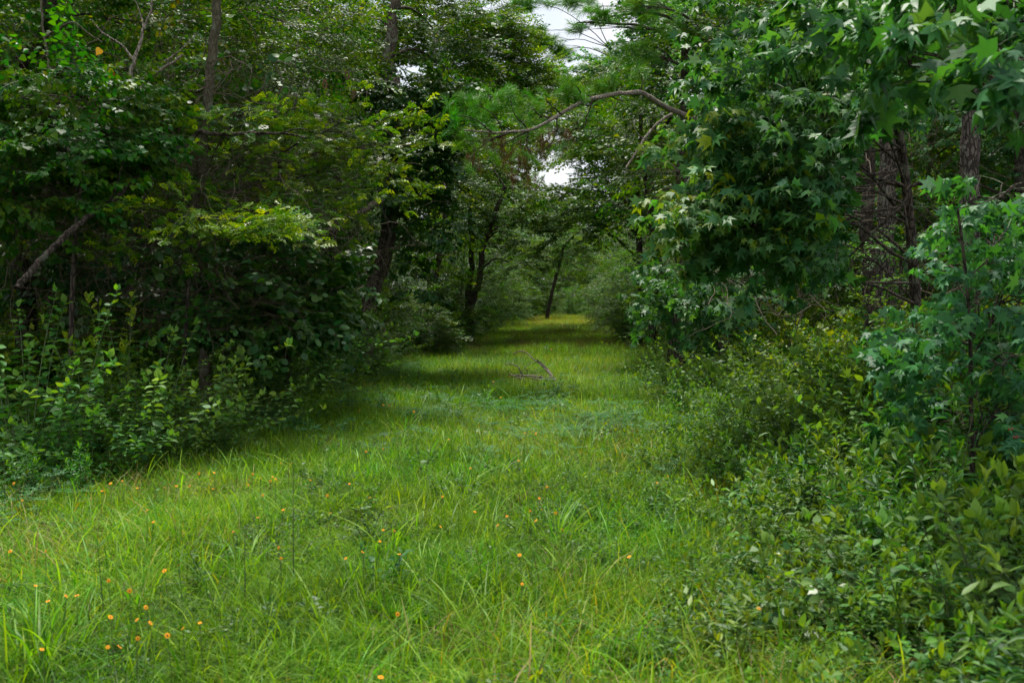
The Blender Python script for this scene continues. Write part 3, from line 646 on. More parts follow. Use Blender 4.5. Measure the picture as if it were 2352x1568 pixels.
# the mass behind on the left
tree('broadleaf_tree', 'broadleaf tree filling the top of the left wood with sunlit yellow-green leaves', 'tree',
     TL((300, 760, 16.5), (310, 400, 16.5), (330, 200, 16.5), (350, -100, 16.5)), .13, .06,
     [CL(220, 120, 16, 150, 90, 60, .4), CL(380, 160, 16.5, 130, 90, 60, .3), CL(520, 120, 17, 120, 100, 55, .05), CL(300, 260, 16.5, 130, 80, 45, .08), CL(430, 300, 16, 110, 80, 40), CL(640, 220, 17, 120, 90, 50), CL(120, 120, 16, 120, 90, 40, .15),  # raised tints here paint in the glow of light through the leaves
      CL(700, 60, 17.5, 120, 80, 50, .12), CL(340, -60, 16.5, 260, 80, 80, .1), CL(560, 420, 16, 110, 80, 35), CL(330, 420, 15.5, 110, 80, 30), CL(700, 330, 17, 90, 80, 32), CL(180, 420, 15.5, 120, 90, 35)], 'broad', 'dark', twigs=4)
tree('pine_tree', 'pine with a straight scaly trunk behind the sweetgum leaves and a bough across the ride', 'tree',
     TL((1664, 720, 20), (1662, 645, 20), (1658, 400, 20), (1655, 90, 20), (1652, -200, 20), (1650, -400, 20)), .105, .075,
     [CL(1560, -60, 19, 60, 40, 24), CL(1700, -80, 20, 80, 50, 24), CL(1470, 20, 18.5, 60, 45, 36), CL(1560, 70, 18.6, 60, 40, 26), CL(1460, 120, 18.4, 60, 40, 26), CL(1380, 30, 18.4, 55, 25, 22), CL(1330, 60, 18.4, 35, 16, 10)], 'tuft', 'pine', twigs=8, rough=.08)
tree('pine_tree', 'stout pine with plated lichen-spotted bark, partly hidden by hanging sweetgum leaves', 'tree',
     TL((2033, 690, 15), (2033, 600, 15), (2036, 450, 15), (2040, 300, 15), (2045, 0, 15), (2050, -500, 15)), .135, .11, [CL(2050, -600, 15, 200, 80, 60)], 'tuft', 'pine', rough=.1, sides=18)
tree('pine_tree', 'darker thinner trunk close against the plated pine', 'tree',
     TL((1994, 690, 16.2), (1992, 500, 16.2), (1996, 300, 16.2), (2000, -400, 16.2)), .11, .09, [CL(1980, -600, 16.2, 150, 80, 40)], 'tuft', 'dark', rough=.08, sides=14)
tree('pine_tree', 'pine trunk with scaly brown bark at the upper right behind star-shaped leaves', 'tree',
     TL((2222, 700, 14), (2224, 440, 14), (2228, 250, 14), (2234, 80, 14), (2240, -400, 14)), .13, .11, [CL(2240, -600, 14, 180, 80, 50)], 'tuft', 'pine', rough=.1, sides=18)
tree('broadleaf_tree', 'light-leaved tree filling the gap between the two scaly pine trunks', 'tree',
     TL((2130, 720, 19), (2130, 500, 19), (2140, 300, 19), (2150, 100, 19)), .07, .03,
     [CL(2120, 300, 19, 80, 60, 36, .15), CL(2150, 420, 19, 90, 60, 40, .1), CL(2100, 540, 18.5, 80, 60, 36, .08), CL(2290, 300, 18, 80, 80, 36, .12), CL(2300, 460, 18, 80, 70, 32, .1), CL(2180, 620, 18, 90, 50, 34, .1), CL(1960, 600, 18.5, 60, 60, 24, .05), CL(2130, 180, 19, 90, 60, 34, .1), CL(2280, 150, 18, 80, 70, 32, .05), CL(2200, 50, 19, 150, 60, 40)], 'broad', 'dark', twigs=4)
def plain_trunk(label, pts, r, clumps, kit='broad_b', bark='dark', name='broadleaf_tree'):
    tree(name, label, 'tree', TL(*pts), r, r * .6, clumps, kit, bark, twigs=3, rough=.06)
plain_trunk('thin dark trunk leaning beside the path, left of a thicker dark one', [(1541, 735, 22), (1526, 663, 22), (1512, 575, 22), (1494, 505, 22), (1480, 380, 22), (1470, 250, 22)], .075,
            [CL(1470, 300, 23, 70, 50, 24), CL(1470, 380, 23, 50, 40, 20), CL(1520, 420, 23, 60, 50, 22), CL(1450, 470, 24, 60, 35, 20), CL(1500, 200, 24, 80, 60, 24)])
plain_trunk('straight dark trunk just behind the tip of the sweetgum bough', [(1562, 690, 19.5), (1561, 580, 19.5), (1560, 505, 19.5), (1570, 300, 19.5), (1575, 50, 19.5)], .11,
            [CL(1580, 200, 20, 90, 70, 35), CL(1620, 400, 20, 80, 60, 25), CL(1600, 60, 20, 110, 70, 40), CL(1530, 380, 20.5, 60, 50, 18), CL(1780, 60, 20, 110, 80, 40)])
plain_trunk('dark trunk in deep shade past the thin leaning one', [(1472, 700, 35), (1470, 620, 35), (1469, 540, 35), (1465, 350, 35)], .15,
            [CL(1460, 390, 36, 70, 50, 30), CL(1440, 300, 36, 90, 50, 30), CL(1300, 300, 36, 60, 20, 9), CL(1370, 345, 36, 50, 25, 10), CL(1290, 460, 38, 60, 20, 12), CL(1350, 520, 37, 80, 30, 22), CL(1420, 480, 36, 90, 45, 30), CL(1500, 330, 37, 60, 30, 16)], 'far')
plain_trunk('curved dark trunk with a forked top left of the path', [(1080, 722, 35), (1090, 680, 35), (1101, 646, 35), (1106, 600, 35), (1112, 560, 35), (1135, 500, 35), (1160, 430, 35)], .13,
            [CL(1140, 470, 35, 90, 50, 40), CL(1060, 430, 35, 100, 60, 40), CL(1190, 520, 36, 70, 40, 26), CL(1000, 520, 34, 100, 60, 40), CL(1100, 380, 36, 90, 40, 30), CL(1180, 540, 37, 70, 35, 20), CL(1170, 600, 37, 50, 30, 18, .12)], 'broad_b')
plain_trunk('upright dark trunk close behind the curved forked one', [(1075, 720, 36.5), (1078, 660, 36.5), (1084, 600, 36.5), (1080, 480, 36.5)], .14, [CL(1060, 340, 37, 100, 60, 36), CL(990, 420, 37, 90, 60, 30)], 'far')
plain_trunk('dark trunk in the shadows left of the vine-wrapped tree', [(764, 720, 21), (763, 640, 21), (765, 575, 21), (775, 400, 21)], .13, [CL(760, 430, 21.5, 90, 60, 26), CL(700, 560, 20, 80, 60, 24), CL(800, 600, 22, 70, 60, 20)])
plain_trunk('leaning black trunk at the far bend of the grassy ride', [(1257, 722, 72), (1264, 690, 72), (1272, 655, 72), (1282, 620, 72), (1295, 560, 72)], .15, [CL(1270, 560, 73, 60, 40, 30), CL(1320, 590, 74, 50, 30, 24), CL(1220, 590, 73, 45, 30, 20, .08)], 'far')
plain_trunk('dark trunk under the low boughs between the curved tree and the vine-wrapped one', [(1000, 730, 30), (1004, 650, 30), (1012, 560, 30), (1030, 450, 30)], .12, [CL(960, 560, 29, 90, 50, 34), CL(1010, 400, 31, 100, 60, 40), CL(950, 640, 29, 60, 40, 20)], 'broad_b')
# broadleaf crowns framing the sky gap
tree('broadleaf_tree', 'round green crown below the sky gap, over the pine bough', 'tree', TL((985, 715, 46), (1000, 500, 46), (1050, 300, 46), (1100, 150, 46)), .2, .08,
     [CL(1100, 130, 46, 90, 60, 60, .1), CL(1140, 110, 47, 50, 40, 34, .12), CL(1090, 230, 46, 90, 60, 50), CL(1180, 210, 46, 80, 60, 50, .06), CL(1050, 60, 46, 90, 60, 50, .1), CL(1110, 30, 47, 40, 30, 20, .1), CL(1215, 215, 48, 45, 30, 26, .1), CL(1100, 320, 46, 90, 50, 40)], 'far', 'dark', twigs=4)
tree('broadleaf_tree', 'yellow-green crown with reddish tips directly under the sky gap', 'tree', TL((1490, 715, 58), (1480, 500, 58), (1400, 280, 58)), .2, .08,
     [CL(1270, 200, 58, 60, 30, 44, .12), CL(1330, 205, 58, 50, 30, 36, .12), CL(1290, 250, 58, 90, 45, 50, .05), CL(1265, 325, 56, 60, 26, 34, .05), CL(1345, 335, 56, 50, 26, 30), CL(1400, 175, 59, 40, 35, 28, .15), CL(1380, 250, 58, 60, 50, 36, .05), CL(1430, 200, 59, 60, 70, 40, .1)], 'far_y', 'dark', twigs=4)
tree('sweetgum_tree', 'tall star-leaved tree at the top right of the sky gap', 'tree', TL((1500, 720, 28), (1500, 400, 28), (1500, 100, 28), (1500, -100, 28)), .12, .06,
     [CL(1490, 80, 28, 60, 60, 40, .06), CL(1550, 120, 27, 80, 80, 46), CL(1500, 200, 27, 50, 50, 26, .05), CL(1430, 170, 29, 50, 50, 24, .08), CL(1560, 10, 27, 90, 60, 40), CL(1660, 60, 24, 90, 70, 36), CL(1700, 180, 22, 90, 60, 26)], 'gum_f', 'dark', twigs=4)
tree('pine_tree', 'distant pine with dark needle clusters poking into the sky gap', 'tree', TL((1478, 715, 54), (1470, 400, 54), (1430, 200, 52), (1400, 110, 50)), .16, .05,
     [CL(1250, 100, 50, 45, 20, 36), CL(1240, 75, 50, 30, 14, 20), CL(1285, 120, 50, 35, 18, 24), CL(1210, 8, 50, 60, 12, 30), CL(1320, 5, 50, 60, 14, 30)], [(v * 2.6, f, m, t, ms) for v, f, m, t, ms in KIT['tuft']], 'dark', twigs=5)

# ------------------------------------------------------------------ pine bough across the ride
def bough():
    root = thing('pine_bough', 'long curved pine bough reaching across the ride, green tufts above, brown needles below', 'branch', P(1470, 213, 17))
    b = P(1470, 213, 17)
    def tb(pts, r0, r1, s=7, rough=.08):
        p = smooth_path([P(*q) - b for q in pts], len(pts) * 5); p += R.normal(0, .006, p.shape); return tube(p, np.linspace(r0, r1, len(p)), s, rough), p
    (v, q), main = tb([(1600, 275, 18.6), (1540, 252, 17.8), (1505, 232, 17.3), (1470, 213, 17), (1403, 218, 17), (1333, 236, 16.9), (1280, 267, 16.8), (1220, 297, 16.7), (1157, 304, 16.6), (1110, 303, 16.5), (1065, 299, 16.5)], .055, .012)
    link('branch', mesh_np('branch', v, [q], [M['dead']], smooth=True), root)
    subs = [[(1280, 267, 16.8), (1276, 311, 16.7), (1255, 339, 16.6), (1224, 362, 16.5)], [(1213, 300, 16.7), (1210, 332, 16.6), (1224, 364, 16.5), (1190, 345, 16.4)], [(1155, 303, 16.6), (1135, 265, 16.5), (1085, 237, 16.5)],
            [(1213, 298, 16.7), (1180, 258, 16.6), (1170, 210, 16.6)], [(1290, 262, 16.8), (1262, 240, 16.7), (1250, 215, 16.7)], [(1360, 226, 16.9), (1347, 275, 16.8), (1335, 310, 16.8), (1290, 330, 16.7)], [(1375, 224, 17), (1340, 218, 16.9), (1325, 212, 16.9)],
            [(1165, 304, 16.6), (1100, 340, 16.5), (1072, 380, 16.4)], [(1220, 297, 16.7), (1160, 330, 16.6), (1130, 360, 16.5)], [(1400, 218, 17), (1425, 232, 17.1), (1450, 228, 17.2)], [(1470, 213, 17), (1475, 185, 17), (1465, 160, 17)], [(1130, 303, 16.5), (1090, 275, 16.4), (1040, 262, 16.4)],
            [(1180, 303, 16.6), (1120, 320, 16.5), (1060, 325, 16.4)], [(1340, 234, 16.9), (1330, 205, 16.8), (1312, 190, 16.8)], [(1270, 272, 16.8), (1235, 262, 16.7), (1215, 235, 16.7)]]
    ends = []
    for s in subs:
        (v, q), p = tb(s, .015, .004, 5); link('twig', mesh_np('twig', v, [q], [M['dark']], smooth=True), root); ends.append(p)
    pp, rr, kk = [], [], []
    def t_at(p, n, spread, dead=False, up=.6):
        for _ in range(n):
            pp.append(p + R.normal(0, spread, 3) * [1, 1, .6]); el = U(.2, 1.2) if not dead else U(-1.5, -.7); rr.append((el, 0, U(0, 6.28))); kk.append(R.integers(3, 5) if dead else R.integers(0, 3))
    for px, py, r, n in [(1312, 225, 20, 10), (1340, 222, 20, 8), (1290, 238, 18, 7), (1240, 265, 16, 6), (1215, 250, 24, 8), (1178, 228, 22, 10), (1150, 262, 30, 10), (1098, 288, 30, 10), (1085, 250, 26, 10), (1050, 270, 26, 8), (1400, 205, 16, 6), (1410, 190, 16, 8),
                         (1380, 205, 14, 5), (1060, 230, 28, 8), (1190, 275, 26, 8), (1130, 310, 28, 8), (1060, 320, 28, 8), (1240, 300, 22, 6), (1300, 200, 16, 7), (1370, 205, 14, 5), (1120, 240, 30, 8), (1470, 180, 22, 8), (1090, 340, 26, 6), (1205, 320, 24, 6)]:
        s = 16.6 / FPX * r * .55
        c = P(px, py - 16, 17.15) - b
        for _ in range(int(n * .62 + 1)): t_at(c, 1, s)
    for px, py, r, n in [(1160, 350, 26, 12), (1205, 372, 24, 12), (1240, 345, 22, 8), (1130, 335, 26, 8), (1280, 320, 20, 8), (1215, 410, 20, 8), (1080, 360, 26, 8), (1310, 320, 16, 5), (1180, 395, 22, 8)]:
        c = P(px, py + 8, 16.9) - b
        for _ in range(n // 2 + 1): t_at(c, 1, 16.6 / FPX * r * .8, True)
    for p in ends:
        t_at(p[-1], 2, .05)
    kits = KIT['tuft'] + KIT['tuft_d']; n = len(pp)
    scatter_obj('needles', kits, np.array(pp), np.array(rr), U(.85, 1.25, n), np.array(kk), root)
bough()

# ------------------------------------------------------------------ near plants whose leaves can be told apart: leaf objects + one joined rest
_leafmesh = {}
def split_leaves(root, base, kind, mat, p, m, s, t, nmax, name='leaf', rest='foliage', cell=14):
    """the leaves that show largest become objects that share a few meshes, the rest is joined"""
    px, py, f = proj(p + m[:, :, 1] * s[:, None] * .5); vis = (px > 5) & (px < 2347) & (py > 5) & (py < 1563) & (f > .5)
    order = np.argsort(f); taken = set(); sel = []
    app = s / f * FPX; facing = np.abs(np.einsum('ni,ni->n', nrm(m[:, :, 2]), nrm(p - np.array([0, 0, EYE]))))
    for i in order:
        if not vis[i] or app[i] < 7: continue
        k = (int(px[i] / cell), int(py[i] / cell))
        if k in taken: continue
        r = int(max(0, app[i] * .3 / cell))
        for a in range(-r, r + 1):
            for b in range(-r, r + 1): taken.add((k[0] + a, k[1] + b))
        sel.append(i)
    sel = sorted(sel, key=lambda i: -app[i] * (.3 + facing[i]))[:nmax]
    for i in sel:
        tb = int(np.clip(t[i], 0, 1.2) * 8); key = (kind, mat, tb)
        if key not in _leafmesh:
            V, F = LEAF[kind]; _leafmesh[key] = mesh_np('leaf', V, [F], [M[mat]], tint=np.full(len(V), tb / 8 + .06))
        o = link(name, _leafmesh[key], root); q = m[i]
        from mathutils import Matrix
        o.matrix_local = Matrix.Translation(Vector(p[i] - base)) @ Matrix(q.tolist()).to_4x4() @ Matrix.Scale(float(s[i]), 4)
    keep = np.ones(len(p), bool); keep[sel] = False
    V, F, T = realize(kind, p[keep] - base, m[keep], s[keep], t[keep])
    o = link(rest, mesh_np(rest, V, [F], [M[mat]], tint=T), root); o['kind'] = 'stuff'
def rotm(e):
    cx, sx, cyy, sy, cz, sz = math.cos(e[0]), math.sin(e[0]), math.cos(e[1]), math.sin(e[1]), math.cos(e[2]), math.sin(e[2])
    X = np.array([[1, 0, 0], [0, cx, -sx], [0, sx, cx]]); Y = np.array([[cyy, 0, sy], [0, 1, 0], [-sy, 0, cyy]]); Z = np.array([[cz, -sz, 0], [sz, cz, 0], [0, 0, 1]])
    return Z @ Y @ X
def near_tree(name, label, cat, trunk, r0, r1, clumps, kind, mat, bark, spk, nmax, twigcol='greentwig', group=None, opening=None):
    tp = np.asarray(trunk, float); base = tp[0].copy(); root = thing(name, label, cat, base, group); sp = smooth_path(tp, 26); rr = np.linspace(r0, r1, 26)
    v, q = tube(sp - base, rr, 10, .04); link('trunk', mesh_np('trunk', v, [q], [M[bark]], smooth=True), root)
    A = [[], [], [], []]; tw = []
    protos = [spray(kind, **spk) for _ in range(6)]
    for cl in clumps:
        c, r, k = np.asarray(cl[0]), np.asarray(cl[1]), cl[2]
        j = np.argmin(np.linalg.norm(sp - c, axis=1) + np.maximum(sp[:, 2] - c[2] + .2, 0) * 1.2); j = int(np.clip(j + R.integers(-3, 4), 1, 25)); rl = min(rr[j] * .5, .005 + .005 * np.linalg.norm(c - sp[j]))
        (v, q), path = limb_tube(sp[j], c, rl, .004, U(-.05, .12), .09, 7); ts = [(v - base, q)]
        p, ro = clump_points(c, r, k)
        for i in range(k):
            s = U(.75, 1.15); Rm = rotm(ro[i]); lv = protos[R.integers(6)]; lp, lm, ls, lt = lv.arr()
            if opening:
                e = proj(lp @ Rm.T * s + p[i]); ins = np.zeros(len(lp), bool)
                for ox, oy, rx, ry in opening: ins |= ((e[0] - ox) / rx) ** 2 + ((e[1] - oy) / ry) ** 2 < 1
                if ins.mean() > .22: continue
            A[0].append(lp @ Rm.T * s + p[i]); A[1].append(np.einsum('ij,njk->nik', Rm, lm)); A[2].append(ls * s * U(.85, 1.1)); A[3].append(np.clip(U(0, 1, len(lt)) * .9 + (cl[3] if len(cl) > 3 else 0) + R.normal(0, .05), 0, 1.4))
            for ax, rd in lv.tw: tw.append(tube(ax @ Rm.T * s + p[i] - base, rd, 3))
            a = path[R.integers(len(path) // 2, len(path))]; ts.append(tube(np.array([a, (a + p[i]) / 2 + [0, 0, .03], p[i]]) - base, np.array([.006, .005, .004]), 4))
        v, q = join_tubes(ts); link('limb', mesh_np('limb', v, [q], [M[bark]], smooth=True), root)
    v, q = join_tubes(tw); o = link('twigs', mesh_np('twigs', v, [q], [M[twigcol]]), root); o['kind'] = 'stuff'
    split_leaves(root, base, kind, mat, np.vstack(A[0]), np.vstack(A[1]), np.concatenate(A[2]), np.concatenate(A[3]), nmax)
    return root
gumk = dict(size=.125, L=.6, nside=5, nleaf=5, droop=1.0, cluster=True, wid=.5, pet=.8, tilt=.5)
near_tree('sweetgum_tree', 'sweetgum with broad tiers of star-shaped leaves hanging out over the meadow edge', 'tree',
          [P(2120, 900, 10.6), P(2100, 650, 10.6), P(2082, 430, 10.5), P(2050, 200, 10.4), P(2010, -100, 10.3), P(1980, -300, 10.3)], .065, .03,
          [CL(1715, 280, 9.4, 80, 34, 22, .25), CL(1785, 300, 9.2, 90, 44, 24, .03), CL(1850, 240, 9, 100, 50, 26), CL(1930, 300, 8.8, 70, 60, 20), CL(1675, 450, 9, 80, 30, 24, .35), CL(1775, 400, 9.2, 90, 50, 26, .05), CL(1800, 350, 9, 90, 50, 24), CL(1860, 400, 8.8, 80, 60, 24),  # outer left clumps tinted lighter, open-sky light painted on the bough tips
           CL(1695, 540, 8.8, 70, 28, 20, .3), CL(1765, 500, 9, 90, 44, 26), CL(1810, 520, 9, 80, 44, 24), CL(1880, 500, 9.2, 60, 60, 18), CL(1805, 590, 8.8, 80, 22, 14), CL(1850, 580, 9, 70, 26, 12), CL(1795, 180, 10, 100, 50, 22), CL(1850, 110, 9.6, 100, 60, 24), CL(1960, 170, 9.4, 90, 60, 22, -.05),
           CL(1775, 90, 11, 90, 50, 20), CL(1960, 40, 9.6, 110, 50, 22, -.1), CL(1825, 10, 10.5, 110, 40, 20, -.05), CL(2100, 80, 10, 90, 60, 18, -.05), CL(2140, 180, 10.6, 50, 50, 8), CL(1950, 420, 9.8, 50, 60, 10), CL(1930, 560, 10, 50, 40, 8)], STAR, 'gum', 'dark', gumk, 300, opening=[(2025, 500, 78, 215), (2228, 300, 50, 210)])
near_tree('sweetgum_tree', 'nearest sweetgum boughs with large dark star leaves in the upper right corner', 'tree',
          [P(2700, 1200, 5.4), P(2680, 600, 5.3), P(2620, 100, 5.2), P(2560, -300, 5.2)], .09, .04,
          [CL(2000, 110, 6, 70, 40, 7, -.05), CL(2090, 150, 5.2, 60, 50, 7, -.1), CL(2180, 60, 4.8, 90, 40, 9, -.1), CL(2290, 130, 4.2, 60, 60, 7, -.1), CL(2070, 30, 5.6, 100, 30, 9, -.1), CL(2320, 40, 4.4, 60, 40, 6, -.1), CL(2340, 300, 4.8, 30, 60, 4), CL(1920, 40, 6.4, 70, 40, 7, -.1)], STAR, 'gum', 'dark', dict(gumk, L=.42), 90, opening=[(2228, 380, 90, 150)])
near_tree('sweetgum_sapling', 'sweetgum sapling with a thin stem and hanging star leaves at the right edge', 'sapling',
          [P(2235, 1150, 6), P(2230, 900, 6), P(2228, 750, 6), P(2215, 600, 6), P(2200, 480, 6)], .016, .007,
          [CL(2290, 560, 6.4, 60, 50, 10, .05), CL(2170, 620, 7, 60, 40, 8, .08), CL(2240, 660, 6.6, 80, 50, 14), CL(2310, 700, 6, 60, 60, 12), CL(2220, 780, 6.4, 80, 50, 14), CL(2310, 840, 5.6, 50, 60, 9), CL(2210, 880, 6.6, 80, 50, 12), CL(2290, 960, 6, 70, 50, 11), CL(2150, 760, 7.4, 60, 50, 10, .04),
           CL(2320, 430, 6.4, 40, 60, 7, .1), CL(2260, 480, 7, 60, 40, 7, .1), CL(2180, 960, 7, 60, 40, 8)], STAR, 'gum', 'dark', dict(gumk, size=.105, L=.45), 150, opening=[(2025, 560, 80, 200)])
near_tree('sweetgum_sapling', 'smaller star-leaved sapling under the boughs at the edge of the meadow', 'sapling',
          [P(1560, 770, 15), P(1565, 720, 15), P(1570, 640, 15)], .03, .01,
          [CL(1540, 690, 14.5, 60, 40, 16, .02), CL(1600, 640, 14.5, 70, 40, 18), CL(1580, 720, 14, 70, 35, 16), CL(1650, 690, 14, 70, 40, 16), CL(1690, 640, 14, 60, 30, 12)], STAR, 'gum', 'dark', gumk, 60)
near_tree('tallow_sapling', 'heart-leaved shoots with red tips in front of the pale dead fork', 'sapling',
          [P(160, 900, 10.2), P(170, 600, 10.2), P(190, 400, 10.2), P(230, 250, 10.4)], .03, .012,
          [CL(90, 250, 10.2, 80, 60, 16), CL(180, 220, 10.2, 90, 50, 16, .1), CL(130, 340, 10, 100, 50, 18), CL(240, 300, 10.2, 70, 50, 14), CL(120, 440, 10, 80, 40, 14, .04), CL(40, 340, 10, 60, 50, 10)], HEART, 'tallow', 'dark', dict(size=.075, L=.6, nside=6, nleaf=6, droop=.85, pet=.6), 160)
near_tree('oak_sapling', 'low oak branch with pale yellow-green lobed leaves hanging before the dark thicket', 'sapling',
          [P(420, 900, 11.2), P(430, 700, 11.2), P(440, 560, 11.2), P(450, 470, 11.2)], .025, .012,
          [CL(380, 480, 10.2, 60, 12, 8, .4), CL(470, 500, 10, 80, 16, 15, .22), CL(560, 510, 10, 80, 16, 15, .22), CL(640, 530, 10.2, 60, 16, 10, .22), CL(560, 265, 11, 60, 20, 10, .22), CL(350, 560, 10.2, 40, 14, 4, .3)], OAK, 'oak', 'dark', dict(size=.125, L=.42, nside=4, nleaf=4, droop=.1, tilt=.4, cluster=True), 130)
# vines
tree('climbing_vine', 'thick mantle of heart-shaped vine leaves climbing the crooked trunk by the clearing', 'vine',
     [P(850, 735, 19.7), P(885, 560, 19.7), P(908, 400, 19.7), P(915, 220, 19.7)], .03, .02,
     [CL(940, 215, 19.4, 80, 26, 60, .06), CL(950, 270, 19.4, 80, 50, 60), CL(960, 350, 19.4, 60, 50, 44), CL(930, 420, 19.5, 55, 50, 36), CL(990, 490, 19.6, 40, 60, 30), CL(1010, 230, 19.4, 40, 30, 20, .08), CL(965, 580, 19.7, 24, 50, 16), CL(960, 660, 19.8, 20, 40, 12), CL(885, 300, 19.5, 30, 60, 18)],
     'vine', 'dark', trunk_name='stem', leaves_name='leaves', limbs=False)
tree('climbing_vine', 'greenbrier vine with large round leaves hanging before the slender trunk', 'vine',
     [P(400, 790, 12.4), P(420, 600, 12.2), P(400, 400, 12.2), P(430, 200, 12.4)], .008, .004,
     [CL(400, 250, 12.4, 50, 60, 7), CL(400, 330, 12.4, 50, 60, 8), CL(540, 250, 12.6, 40, 50, 6), CL(500, 600, 12, 110, 60, 24), CL(420, 700, 11.8, 90, 50, 18), CL(600, 640, 12, 80, 80, 26), CL(560, 720, 11.6, 90, 50, 22), CL(380, 560, 12, 70, 50, 12), CL(650, 720, 12, 70, 60, 22), CL(520, 120, 12.6, 60, 60, 10)],
     'round', 'smooth', trunk_name='stem', leaves_name='leaves', limbs=False)
tree('climbing_vine', 'tangle of vine leaves draping the dark thicket under the oak branch', 'vine',
     [P(640, 800, 12.6), P(650, 650, 12.6), P(640, 500, 12.6)], .01, .005,
     [CL(640, 620, 12.8, 90, 60, 30), CL(700, 720, 13, 80, 60, 36), CL(620, 760, 12.4, 80, 50, 30), CL(740, 650, 14, 70, 60, 26), CL(560, 660, 13.5, 90, 60, 24), CL(460, 640, 14, 90, 70, 22), CL(300, 620, 13, 110, 70, 26), CL(160, 640, 12.5, 100, 60, 26), CL(60, 620, 12, 90, 60, 24)],
     'vine', 'smooth', trunk_name='stem', leaves_name='leaves', limbs=False)

# ------------------------------------------------------------------ dead wood
def dead(name, label, lines, mat='dead', sides=8, rough=.12, part='branch', cat='branch'):
    b = P(*lines[0][0][0]); root = thing(name, label, cat, b)
    for i, (pts, r0, r1) in enumerate(lines):
        p = smooth_path([P(*q) - b for q in pts], max(6, len(pts) * 6)); p[1:-1] += R.normal(0, r0 * .18, (len(p) - 2, 3))
        v, q = tube(p, np.linspace(r0, r1, len(p)), sides, rough); nm = 'stem' if i == 0 else part; link(nm, mesh_np(nm, v, [q], [M[mat]], smooth=True), root)
    return root
dead('broken_snag', 'broken rough-barked snag leaning up to the slender trunk, splintered at its top',
     [([(40, 660, 8.87), (63, 632, 8.96), (116, 575, 9.22), (150, 540, 9.40), (176, 520, 9.57), (211, 492, 9.83), (246, 471, 10.09), (300, 420, 10.44), (363, 370, 10.79), (420, 335, 10.96), (466, 300, 11.14)], .030, .024),
      ([(455, 303, 11.05), (520, 308, 11.05), (598, 306, 11.05), (660, 308, 11.05), (703, 318, 11.05)], .026, .008), ([(640, 307, 11.05), (690, 296, 10.96), (730, 306, 10.96)], .01, .004), ([(246, 471, 10.09), (262, 440, 9.92), (275, 400, 9.92), (290, 345, 9.74)], .01, .005)], 'dark', 9)
dead('dead_fork', 'pale forked dead branch with grey lichen standing among heart-shaped leaves',
     [([(296, 280, 11), (305, 262, 11), (322, 225, 11), (328, 185, 11), (338, 172, 11)], .035, .022), ([(318, 225, 10.98), (310, 195, 10.95), (300, 172, 10.95), (308, 140, 10.95), (322, 100, 10.95), (330, 65, 10.95), (345, 30, 10.95), (356, -20, 10.95)], .026, .010),
      ([(308, 140, 10.95), (283, 107, 10.95), (260, 90, 10.9), (235, 75, 10.9), (212, 47, 10.9)], .013, .005), ([(334, 180, 11), (370, 160, 10.95), (400, 142, 10.9), (420, 125, 10.9)], .02, .012), ([(330, 65, 10.95), (322, 30, 11), (305, -10, 11)], .009, .004),
      ([(340, 172, 11), (380, 140, 11.2), (420, 110, 11.3), (450, 80, 11.4)], .010, .005)], 'dead', 8)
dead('dead_limb', 'thin grey stem standing before the thick dark limb in the upper corner',
     [([(127, 290, 11), (125, 262, 11), (118, 225, 11), (110, 130, 11), (100, 75, 11), (95, 0, 11), (92, -40, 11)], .017, .011), ([(105, 85, 11), (135, 65, 10.9), (168, 52, 10.8), (200, 75, 10.8), (235, 98, 10.8)], .011, .005), ([(112, 132, 11), (150, 142, 10.9), (190, 155, 10.8)], .006, .003), ([(112, 132, 11), (85, 115, 10.9), (62, 97, 10.9)], .006, .003)], 'smooth', 7)
dead('leaning_trunk', 'pale leaning trunk crossing behind the oak sapling toward the clearing',
     [([(640, 625, 17), (700, 575, 17), (731, 545, 17), (790, 512, 17), (823, 492, 17), (880, 455, 17.5)], .075, .05)], 'bark', 10)
dead('dead_branch', 'slim dark bare branch slanting beside the pine bough', [([(1438, 384, 15), (1462, 350, 15), (1480, 320, 15), (1512, 281, 15), (1545, 262, 15)], .012, .022), ([(1480, 320, 15), (1460, 300, 15), (1452, 270, 15)], .007, .003)], 'dead', 6)
dead('dead_branch', 'long pale bare branch crossing the leaves at the top beside the crooked trunk', [([(880, 48, 18), (850, 40, 18), (800, 25, 18), (750, 15, 18)], .03, .015)], 'dead', 6)
dead('dead_branch', 'black curved branch at the upper right edge', [([(2380, 158, 4.5), (2340, 155, 4.5), (2310, 140, 4.5), (2290, 120, 4.5)], .010, .005)], 'dark', 6)
dead('dead_branch', 'bare drooping twigs hanging below the sweetgum tiers', [([(2120, 420, 8), (2090, 430, 8), (2075, 470, 8), (2040, 500, 8), (2000, 540, 8.1), (1950, 590, 8.2)], .016, .008), ([(2075, 470, 8), (2090, 540, 8), (2110, 600, 8), (2060, 690, 8), (2010, 690, 8)], .008, .003),
     ([(1960, 590, 8.2), (1945, 640, 8.2), (1970, 680, 8.2), (1995, 700, 8.2)], .006, .003), ([(1925, 560, 8.2), (1915, 640, 8.2), (1925, 700, 8.2)], .005, .003), ([(2040, 500, 8), (1990, 480, 8), (1930, 470, 8)], .007, .003), ([(2090, 470, 8), (2150, 520, 8), (2220, 560, 8)], .006, .003)], 'dark', 6)
